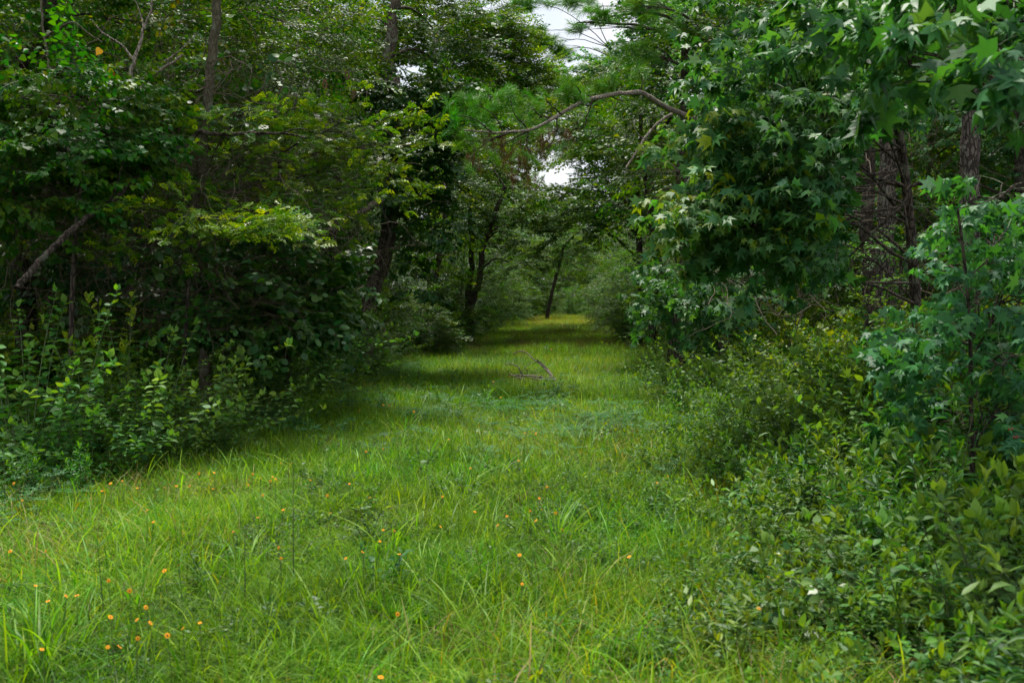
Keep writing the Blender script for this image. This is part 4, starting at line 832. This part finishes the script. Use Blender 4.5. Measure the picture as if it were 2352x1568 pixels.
dead('fallen_branch', 'grey forked dead branch lying in the grass in the middle of the clearing',
     [([(1310, 893, 17.30), (1290, 880, 17.30), (1272, 868, 17.30), (1262, 858, 17.30), (1240, 835, 17.39), (1229, 828, 17.39), (1212, 812, 17.47), (1195, 806, 17.56), (1178, 813, 17.65)], .014, .010),
      ([(1270, 868, 17.30), (1255, 845, 17.47), (1234, 826, 17.39)], .026, .014), ([(1278, 872, 17.30), (1250, 868, 17.30), (1225, 864, 17.39), (1190, 862, 17.47), (1175, 864, 17.47)], .032, .016),
      ([(1272, 872, 17.21), (1240, 872, 17.21), (1215, 866, 17.21), (1198, 858, 17.21), (1190, 842, 17.21), (1172, 836, 17.21), (1160, 838, 17.21)], .018, .007), ([(1203, 850, 17.21), (1212, 838, 17.21), (1232, 828, 17.30)], .009, .005), ([(1250, 868, 17.30), (1238, 874, 17.13), (1225, 880, 17.13)], .012, .006), ([(1192, 860, 17.30), (1188, 875, 17.30)], .009, .005), ([(1168, 858, 17.1), (1200, 870, 17.1), (1236, 878, 17)], .014, .007), ([(1180, 872, 17.2), (1215, 862, 17.2), (1248, 874, 17.1)], .010, .005), ([(1195, 880, 17), (1222, 868, 17), (1240, 856, 17.1)], .008, .004), ([(1262, 862, 17.2), (1290, 884, 17), (1320, 902, 16.8)], .012, .005)], 'dead', 7)
# hanging bare vines in the dark thicket, one by one
for i, (x, y0, y1, d) in enumerate([(640, 150, 320, 12), (668, 90, 300, 12.2), (515, 350, 480, 11.8), (560, 400, 520, 12), (686, 420, 660, 13.5), (470, 620, 760, 12), (330, 640, 720, 12), (750, 470, 600, 13.5), (690, 250, 470, 12.6), (250, 560, 700, 11.6), (740, 560, 700, 14), (580, 20, 220, 12.4), (30, 500, 640, 11), (450, 60, 250, 12.2), (400, 430, 600, 12)]):
    pts = [(x + R.normal(0, 9) + 14 * math.sin(k * 1.3 + i), y0 + (y1 - y0) * k / 4, d + R.normal(0, .1)) for k in range(5)]
    r = dead('bare_vine', 'thin bare vine stem dangling among the leaves of the dark thicket', [(pts, .006, .004)], 'smooth', 5, .05, cat='vine'); r['group'] = 'bare vines hanging in the thicket'

def tangle():
    def bare():
        ts = []
        for _ in range(5):
            p = U(-.25, .25, 3); d = nrm(R.normal(0, 1, 3) * [1, .6, 1.3]); pts = [p]
            for k in range(9): d = nrm(d + R.normal(0, .28, 3)); p = p + d * U(.08, .16); pts.append(p)
            ts.append(tube(np.array(pts), np.linspace(.0045, .0018, 10), 4))
            for k in (3, 5, 7):
                e = pts[k] + nrm(R.normal(0, 1, 3)) * U(.12, .3); ts.append(tube(np.array([pts[k], (pts[k] + e) / 2 + R.normal(0, .02, 3), e]), np.array([.0022, .0016, .001]), 3))
        v, q = join_tubes(ts); return v, [q], np.zeros(len(q), int), np.full(len(v), .5), [M['twig']]
    K = [bare() for _ in range(4)]; n = 230; px = np.where(U(0, 1, n) < .8, U(0, 860, n), U(1500, 2352, n)); py = 120 + 640 * U(0, 1, n) ** .8; d = np.where(px < 860, U(11, 14.5, n) + np.clip(px - 550, 0, 400) * .014, U(12, 18, n))
    p = np.array([P(a, b, c) for a, b, c in zip(px, py, d)]); o = scatter_obj('tangled_twigs', K, p, U(-3, 3, (n, 3)), U(.8, 1.5, n), R.integers(0, 4, n))
    o['label'] = 'tangle of thin bare vines and twigs threaded through the shaded thicket'; o['category'] = 'twigs'
tangle()

# ------------------------------------------------------------------ shrubs and tall weeds
def shrub(name, label, cat, pos, kind, mat, nmax=0, tw='greentwig', group=None, **k):
    lv = stem_plant(kind=kind, mat=mat, **k); root = thing(name, label, cat, pos, group)
    v, q = join_tubes([tube(a, r, 5) for a, r in lv.tw]); link('stems', mesh_np('stems', v, [q], [M[tw]]), root)['kind'] = 'stuff'
    p, m, s, t = lv.arr(); base = np.asarray(pos, float); split_leaves(root, base, kind, mat, p + base, m, s, t, nmax)
    return note(root)
shrub('bramble_bush', 'bramble with long arching shoots and pale bright leaves at the left edge', 'shrub', gp(60, 8.6), OVAL, 'shrub', 120, ns=20, h=1.75, spread=1.7, size=.12, gap=.08, light=.15, whorl=3, r=.007, droop=.35, tilt=.45)
shrub('bramble_bush', 'bramble whose long shoot of bright leaflets reaches right over the dark thicket', 'shrub', gp(330, 9.2), OVAL, 'shrub', 110, ns=20, h=1.5, spread=1.9, size=.11, gap=.075, light=.15, whorl=3, r=.006, droop=.35, tilt=.45)
shrub('lobed_leaf_bush', 'young oak bush with one tuft of large yellow-green lobed leaves at its top', 'shrub', gp(275, 9.4), OAK, 'oak', 80, ns=7, h=1.55, spread=.5, size=.15, gap=.07, whorl=2, r=.006)
shrub('goldenrod_plant', 'tall weed with narrow blue-green leaves up straight stems in the thicket', 'weed', gp(205, 9.1), LANCE, 'herb', 60, ns=5, h=1.5, spread=.7, size=.15, gap=.05, whorl=1, r=.005)
shrub('broad_leaf_bush', 'dense leafy bush with whorled bright shoots at the lower right corner', 'shrub', gp(2130, 4.3), OVAL, 'shrub', 130, ns=14, h=.62, spread=.75, size=.085, gap=.05, whorl=2, r=.005)
shrub('broad_leaf_bush', 'leafy bush pushing into the frame at the bottom right edge', 'shrub', gp(2290, 4.0), OVAL, 'shrub', 90, ns=12, h=.75, spread=.6, size=.08, gap=.05, whorl=2, r=.005)
shrub('goldenrod_plant', 'upright weeds with narrow leaves and light green tips beside the lower right bush', 'weed', gp(2040, 5.4), LANCE, 'herb', 110, ns=12, h=.75, spread=.6, size=.13, gap=.035, whorl=2, r=.004)
shrub('goldenrod_plant', 'tall whorled weed with light shoot tips below the sweetgum sapling', 'weed', gp(2170, 5.6), LANCE, 'herb', 70, ns=7, h=1.05, spread=.4, size=.13, gap=.04, whorl=2, r=.005)
shrub('elder_bush', 'leafy bush with pointed leaflets and flat pale flower plumes by the crooked trunk', 'shrub', gp(770, 17.5), ELL, 'shrub', 0, ns=26, h=1.9, spread=1.4, size=.12, gap=.06, whorl=3, r=.008)
def clones(src, label, group, cat_pts):
    for px, d, sc in cat_pts: copy_tree(src, gp(px, d), U(0, 6.28), sc, label)['group'] = group
protoA = shrub('leafy_shrub', 'waist-high oval-leaved shrub in the leafy margin at the edge of the meadow', 'shrub', gp(520, 10.2), OVAL, 'shrub', 0, ns=15, h=.9, spread=1.15, size=.10, gap=.06, whorl=2, droop=.3, tilt=.4, light=.1, group='oval-leaved shrubs along the meadow')
protoB = shrub('leafy_shrub', 'dense small-leaved shrub in the leafy margin at the edge of the meadow', 'shrub', gp(1760, 10), ELL, 'shrub', 0, ns=18, h=.95, spread=1.1, size=.085, gap=.05, whorl=2, droop=.25, tilt=.4, group='small-leaved shrubs along the meadow')
protoC = shrub('narrow_leaf_weed', 'clump of upright narrow-leaved weeds at the edge of the meadow', 'weed', gp(1850, 6.6), LANCE, 'herb', 0, ns=13, h=.75, spread=.4, size=.11, gap=.035, whorl=2, group='narrow-leaved weeds along the meadow')
clones(protoA, protoA['label'], protoA['group'], [(130, 9.2, 1.2), (400, 9.7, 1.15), (190, 8.4, 1.0), (330, 8.8, .95), (470, 9.6, 1.0), (600, 12.6, 1.2), (760, 16, 1.5), (820, 17.5, 1.4), (700, 14.5, 1.4), (810, 19, 1.5), (640, 12, .95), (700, 13.5, 1.1), (740, 15, 1.2), (790, 17, 1.0), (560, 11, .8), (20, 9.5, 1.3), (260, 8.6, .9), (850, 20, 1.0), (1650, 12, 1.0), (1900, 9, 1.25), (2010, 8.4, 1.3), (1700, 14, 1.2), (1540, 17, 1.0), (2200, 7.5, 1.3)])
clones(protoB, protoB['label'], protoB['group'], [(1620, 10, .6), (1850, 9.4, 1.1), (1960, 8, 1.1), (1800, 12, 1.3), (1900, 12, 1.4), (1700, 11, .85), (2080, 7.2, 1.1), (1580, 14, .8), (1640, 16, 1.1), (2150, 6.6, 1.05), (1500, 21, 1.0), (300, 10.5, 1.2), (480, 9.4, .7), (680, 15, 1.3), (880, 23, .9), (1750, 8.8, .75), (2050, 10.5, 1.4), (2200, 9.5, 1.5), (2300, 8, 1.5)])
clones(protoC, protoC['label'], protoC['group'], [(1720, 7.4, .7), (1950, 6.2, .9), (1780, 6.2, .6), (1880, 5.4, .65), (2250, 5, 1.0), (2100, 5.2, .9), (1650, 9.5, .8), (1560, 12, .8), (180, 7.8, .6), (60, 7.6, .7), (2200, 4.4, .8), (420, 8.8, .6), (850, 19, .9), (1480, 18, .7), (1990, 4.6, .6)])
# shrubs along the far ride
def clump_bush(name, label, h, w, kit, n):
    cl = [(np.array([U(-.45, .45) * w, U(-.45, .45) * w, h * z]), (w * r, w * r, h * .24), int(n * r * 2)) for z, r in ((.2, .5), (.22, .5), (.42, .5), (.45, .42), (.66, .38), (.86, .22))]
    return note(tree(name, label, 'shrub', [(0, 0, 0), (.03, .02, h * .4), (0, .05, h * .8)], .03, .01, cl, kit, 'dark', twigs=4, sides=6, ptint=.08, trunk_name='stem'))
fs = clump_bush('round_bush', 'rounded bright green bush standing at the right edge of the ride', 3.2, 1.5, 'shrub', 85)
fs.location = gp(1428, 41)
gs = clump_bush('round_bush', 'leafy bush in shade before the curved dark trunk', 2.6, 1.5, 'broad', 60)
gs.location = gp(1040, 33)
for src, px, d, sc, lb in [(fs, 1150, 50, 1.1, 'light green layered bush leaning out at the left edge of the ride'), (fs, 1195, 66, 1.1, 'small pale green bush at the far left bend of the ride'), (fs, 1315, 84, .9, 'yellow-green bush closing the far end of the ride'), (gs, 1385, 50, .6, 'low bush at the foot of the round bush'),
                      (gs, 1480, 32, .6, 'small bush under the thin leaning trunk'), (fs, 1115, 44, .55, 'low bright bush at the shaded left edge of the ride'), (fs, 1275, 86, .7, 'low yellow bush left of the ride end'), (gs, 965, 27, .7, 'shaded bush at the left meadow corner'), (gs, 1010, 38, 1.0, 'dark bush between trunks left of the curved dark trunk'),
                      (fs, 1365, 78, .8, 'bright bush at the far right end of the ride'), (gs, 1230, 80, 1.3, 'tall dark bush behind the pale green one at the far bend'), (gs, 1345, 92, 1.6, 'tall leafy bush behind the low yellow bushes at the ride end'), (gs, 1280, 94, 1.8, 'tallest dark bush closing the view at the ride end'), (gs, 1440, 58, 1.2, 'dark bush beyond the round bush, right of the ride'), (gs, 1400, 88, 1.7, 'leafy bush filling the far right corner of the ride')]:
    copy_tree(src, gp(px, d), U(0, 6.28), sc, lb)

# tall single weeds, tussocks
def weed(px, d, h, label):
    r = shrub('tall_weed', label, 'weed', gp(px, d), LANCE, 'herb', 12, ns=1, h=h / .85, spread=.05, size=.07, gap=.12, whorl=1, r=.004)
weed(668, 5.3, .62, 'single tall thin weed stem with pale small leaves, the right one of a pair')
weed(556, 4.9, .52, 'tall dark-stemmed weed with a seed spike and sparse leaves, left of its thin twin')
weed(1390, 6.2, .35, 'lone short weed with a pale hanging leaf in the meadow')
weed(1706, 5.2, .45, 'dark thin weed stem standing where meadow meets the low leaves')
weed(230, 4.8, .5, 'thin dark weed stem beside the grass tussock')
weed(2, 7.0, .6, 'thin leafy weed at the left edge of the meadow')
def tussock(px, d, n, h, rad, label):
    root = thing('grass_tussock', label, 'grass tussock', gp(px, d), 'grass tussocks in the meadow')
    for i in range(n):
        r = rad * math.sqrt(U(0, 1)); a = U(0, 6.28)
        v, f = blade(np.array([r * math.cos(a), r * math.sin(a), -.02]), h * U(.55, 1.1), U(.004, .0075), U(.3, 1.25), a + R.normal(0, .6), 7, U(-.6, .6))
        link('blade', mesh_np('blade', v, [f], [M['tallgrass']], tint=np.full(len(v), U(.1, 1.0)), smooth=True), root)
tussock(70, 4.35, 64, .48, .2, 'largest tussock of broad arching grass blades in the bottom left corner')
tussock(20, 4.1, 26, .42, .15, 'broad-bladed tussock cut by the left edge of the frame')
tussock(290, 5.1, 24, .45, .12, 'tussock of long arching blades right of the corner tussock')
tussock(560, 5.6, 14, .40, .1, 'arching blades behind the dark-stemmed weed')
tussock(880, 5.9, 16, .42, .1, 'tussock of tall blades in the middle of the meadow')
tussock(1270, 6.2, 30, .40, .12, 'dense upright dark green tussock in the middle of the meadow')
tussock(1560, 8.6, 16, .5, .12, 'tall blades leaning where the meadow meets the right margin')
tussock(1060, 7.5, 14, .38, .12, 'small tussock of light arching blades')
tussock(1330, 9.5, 40, .5, .25, 'wide dark green tussock at the meadow right of centre')
tussock(930, 11, 20, .5, .15, 'small upright tussock beyond the centre of the meadow')
tussock(590, 9.0, 18, .45, .15, 'fine upright tussock near the left margin')
tussock(1000, 5.0, 10, .36, .1, 'few loose blades standing in the meadow centre')
tussock(530, 3.7, 9, .42, .08, 'few broad blades close to the bottom edge')
tussock(820, 3.9, 9, .3, .1, 'short blades at the bottom edge left of centre')
tussock(380, 6.4, 14, .36, .12, 'low tussock of pale blades among the wildflowers')
for i, (px, d, n, h) in enumerate([(150, 5.4, 12, .38), (690, 6.6, 12, .4), (780, 5.2, 10, .34), (960, 6.4, 14, .36), (1110, 5.6, 10, .32), (1330, 5.3, 12, .34), (1440, 6.8, 12, .36), (1180, 4.3, 9, .28), (640, 4.6, 10, .32), (1500, 5.0, 10, .3), (1020, 9.2, 14, .36), (830, 8.0, 14, .38), (1230, 11.5, 16, .4), (700, 11, 16, .45), (1390, 12, 16, .4), (420, 7.6, 12, .4)]):
    tussock(px, d, n, h, .14, 'loose tuft of light arching blades rising from the short meadow grass')
tussock(1190, 8.2, 16, .4, .15, 'light tussock right of the meadow centre')

# ------------------------------------------------------------------ wildflowers
def flower_meshes():
    st = []
    V, F, T = [], [], []; o = 0
    for k in range(8):
        a = k * math.pi / 4; d = np.array([math.cos(a), math.sin(a), 0]); s = np.array([-d[1], d[0], 0])
        v = np.array([d * .003, d * .011 + s * .0055 + [0, 0, .002], d * .018 + s * .004, d * .018 - s * .004, d * .011 - s * .0055 + [0, 0, .002]]); V.append(v); F += [(o, o + 1, o + 4), (o + 1, o + 2, o + 3), (o + 1, o + 3, o + 4)]; o += 5
    pm = mesh_np('petals', np.vstack(V), [np.array(F)], [M['petal']])
    th = np.linspace(0, 2 * math.pi, 8)[:-1]; V = [(0, 0, .006)] + [(math.cos(t) * .006, math.sin(t) * .006, .002) for t in th] + [(math.cos(t) * .005, math.sin(t) * .005, -.004) for t in th]
    F = [(0, 1 + i, 1 + (i + 1) % 7) for i in range(7)]; Q = [(1 + i, 8 + i, 8 + (i + 1) % 7, 1 + (i + 1) % 7) for i in range(7)]
    em = mesh_np('flower_centre', np.array(V), [np.array(F), np.array(Q)], [M['eye']]); return pm, em
def flowers():
    pm, em = flower_meshes()
    pts = [(x * .5, 1017 + y * .5) for x, y in [(85, 270), (48, 190), (550, 178), (495, 190), (455, 225), (618, 212), (745, 210), (800, 203), (860, 203), (970, 215), (975, 140), (905, 145), (1153, 147), (1133, 197), (1245, 160), (1235, 180), (1200, 245), (1260, 170),
           (1190, 165), (1285, 97), (1335, 95), (1420, 175), (1600, 192), (1497, 247), (1638, 245), (1718, 254), (1693, 256), (2160, 120), (1680, 42), (1757, 30), (1175, 348), (662, 315), (690, 370), (1510, 328), (1755, 407), (1807, 412), (2022, 392), (2285, 385),
           (2328, 343), (1740, 460), (1830, 520), (1660, 510), (1580, 540), (1270, 490), (1280, 540), (1060, 415), (805, 573), (738, 598), (478, 645), (575, 692), (280, 716), (330, 713), (190, 507), (25, 507), (140, 668), (195, 740), (485, 815), (650, 770), (607, 828),
           (670, 843), (748, 902), (820, 868), (900, 842), (610, 916), (525, 955), (470, 957), (163, 967), (1820, 802), (1740, 1098), (1635, 1095), (2180, 322), (2030, 252), (1292, 313)]]
    pts += [(1176 + x * .5, 1017 + y * .5) for x, y in [(240, 165), (162, 207), (85, 318), (137, 312), (202, 328), (110, 363), (35, 525), (47, 660), (233, 406), (672, 187), (720, 157), (543, 532), (1190, 625), (1147, 773), (30, 85), (127, 260)]]
    pts += [(735 + x * .3516, 505 + y * .3516) for x, y in [(610, 1253), (450, 1213), (410, 1210), (1132, 1057), (1237, 1022), (1147, 862), (1388, 1387), (1410, 1398), (252, 1247), (295, 1515), (835, 1438), (1570, 847), (1512, 845), (575, 797), (680, 785), (1340, 1395), (1180, 1160), (1095, 955), (1050, 960), (1255, 905)]]
    for px, py in pts:
        h = U(.27, .36); d = (EYE - h) * FPX / (py - HOR); x = (px - CX) / FPX * d; g = float(ground_z(x, d)); h = EYE - (py - HOR) / FPX * d - g
        zone = 'among the tussocks of the bottom left corner' if px < 420 and py > 1180 else ('by the left thicket' if px < 420 else ('left of the tall thin weeds' if px < 560 else ('between the thin weeds and the meadow centre' if px < 800 else ('in the meadow centre' if px < 1200 else 'on the right half of the meadow'))))
        lbl = 'orange-yellow wildflower with dark centre ' + zone if d < 9 else 'small orange wildflower in the far grass ' + ('left of' if px < 1175 else 'beyond or right of') + ' the fallen branch'
        root = thing('wildflower', lbl, 'flower', (x, d, g), 'orange wildflowers dotted in the near grass' if d < 9 else 'orange wildflowers in the far grass')
        p = np.array([[R.normal(0, .02), R.normal(0, .02), 0], [R.normal(0, .01), R.normal(0, .01), h * .5], [0, 0, h]]); v, q = tube(p, .0014, 4)
        link('stem', mesh_np('stem', v, [q], [M['greentwig']]), root)
        sc = U(.42, .62) * (1.6 if d > 9 else 1.0); e = (U(.1, 1.1), U(-.7, .7), U(-1.5, 1.5))
        for nm, me in (('petals', pm), ('flower_centre', em)):
            o = link(nm, me, root, (0, 0, h)); o.rotation_euler = e; o.scale = (sc,) * 3
flowers()
# odd leaves
def single_leaf(px, py, d, size, mat, label, kind=ROUND, rot=(1.2, .2, .3)):
    V, F = LEAF[kind]; o = link('hanging_leaf', mesh_np('hanging_leaf', V * size, [F], [M[mat]], tint=np.full(len(V), .5)), None, P(px, py, d)); o.rotation_euler = rot; o['label'] = label; o['category'] = 'leaf'
single_leaf(232, 112, 10, .085, 'yellow', 'single bright yellow round leaf hanging among the green', HEART, rot=(-1.2, .5, .9))
for px, py, d, s, k, lb in [(812, 205, 12.6, .13, OAK, 'curled brown dead oak leaf hanging high beside the crooked trunk'), (745, 180, 12.6, .14, OAK, 'brown dead leaf left of the curled one'), (795, 160, 12.6, .14, OAK, 'dark brown hanging leaf above the curled one'), (425, 460, 11.8, .1, OAK, 'brown curled leaf hanging over the oak branch'), (612, 262, 12, .11, OAK, 'pinkish brown dead leaf beside the oak leaves')]:
    single_leaf(px, py, d, s, 'brown', lb, k, (-1.5, U(-.4, .4), U(-.5, .5)))
# pale flower plumes on the elder
for px, py in ((856 * .919 - 8, 655), (790, 640)):
    b = P(px, py, 17.2); root = thing('flower_plume', 'flat pale cream flower plume above the pointed leaves' if px < 782 else 'second cream flower plume closer to the crooked trunk', 'flower', b)
    ts = [tube(np.array([[0, 0, -.25], [math.cos(a) * .05, math.sin(a) * .05, -.06], [math.cos(a) * r_, math.sin(a) * r_, U(0, .03)]]), np.array([.003, .003, .006]), 4) for a, r_ in zip(U(0, 6.28, 40), U(.02, .12, 40))]
    v, q = join_tubes(ts); link('plume', mesh_np('plume', v, [q], [M['plume']]), root)
# red berries
for px, py in ((2318, 982), (2330, 1000)):
    b = P(px, py, 4.9); root = thing('berry_sprig', 'two red berries on a green sprig at the right edge' if py < 990 else 'lower red berry sprig at the right edge', 'berries', b)
    v, q = tube(np.array([[.12, .05, -.04], [.05, .02, -.01], [0, 0, .01]]), .002, 4); link('stem', mesh_np('stem', v, [q], [M['greentwig']]), root)
    for k in range(2):
        t = np.linspace(0, math.pi, 6); p = np.stack([np.zeros(6), np.zeros(6), -np.cos(t) * .006], -1) + [k * .014, 0, -.008]; v, q = tube(p, np.maximum(np.sin(t) * .006, .0005), 8); link('berry', mesh_np('berry', v, [q], [M['berry']], smooth=True), root)

# ------------------------------------------------------------------ labels that single out each of the repeated things
ORD = ['first', 'second', 'third', 'fourth', 'fifth', 'sixth', 'seventh', 'eighth', 'ninth', 'tenth', 'eleventh', 'twelfth', 'thirteenth', 'fourteenth', 'fifteenth', 'sixteenth', 'seventeenth', 'eighteenth', 'nineteenth', 'twentieth']
def count_off(group, text, places):
    for k, place in enumerate(places):
        o_ = sorted([o for o in C.objects if o.parent is None and o.get('group') == group and (o.location.x > (path_l(o.location.y) + path_r(o.location.y)) / 2) == bool(k)], key=lambda o: o.location.y)
        for i, o in enumerate(o_): o['label'] = '%s %s, %s from the camera' % (text, place, ORD[min(i, 19)])
count_off(protoA['group'], 'oval-leaved pale green shrub', ('before the left thicket', 'in the bank right of the meadow'))
count_off(protoB['group'], 'small-leaved spreading shrub', ('before the left thicket', 'in the bank right of the meadow'))
count_off(protoC['group'], 'upright narrow-leaved weed clump', ('at the left meadow edge', 'at the right meadow edge'))
loose = sorted([o for o in C.objects if o.parent is None and str(o.get('label', '')).startswith('loose tuft')], key=lambda o: (proj(np.array(o.location))[0][0]))
for i, o in enumerate(loose): o['label'] = 'loose tuft of light arching blades in the short grass, %s counted from the left' % ORD[i]
for o in [o for o in C.objects if o.parent is None and str(o.get('group', '')).endswith(('of the wood', 'under the wood'))]:
    x, y = o.location.x, o.location.y; side = 'left of the ride' if x < (path_l(y) + path_r(y)) / 2 else 'right of the ride'
    zone = 'near the front' if y < 26 else ('about halfway back' if y < 50 else 'toward its far end')
    short = {'tall': 'tall dark-trunked broadleaf tree', 'yel': 'yellow-green leaved tree', 'star': 'star-leaved tree', 'mid': 'dense small-leaved young tree'}
    t_ = str(o['label']); t_ = next((v for k, v in short.items() if t_.startswith(v[:8])), 'low leafy sapling')
    o['label'] = '%s in the wood %s, %s' % (t_, side, zone)
vines = sorted([o for o in C.objects if o.parent is None and o.name.startswith('bare_vine')], key=lambda o: o.location.x)
for i, o in enumerate(vines): o['label'] = 'thin bare vine stem dangling in the left thicket, %s counted from the left' % ORD[i]
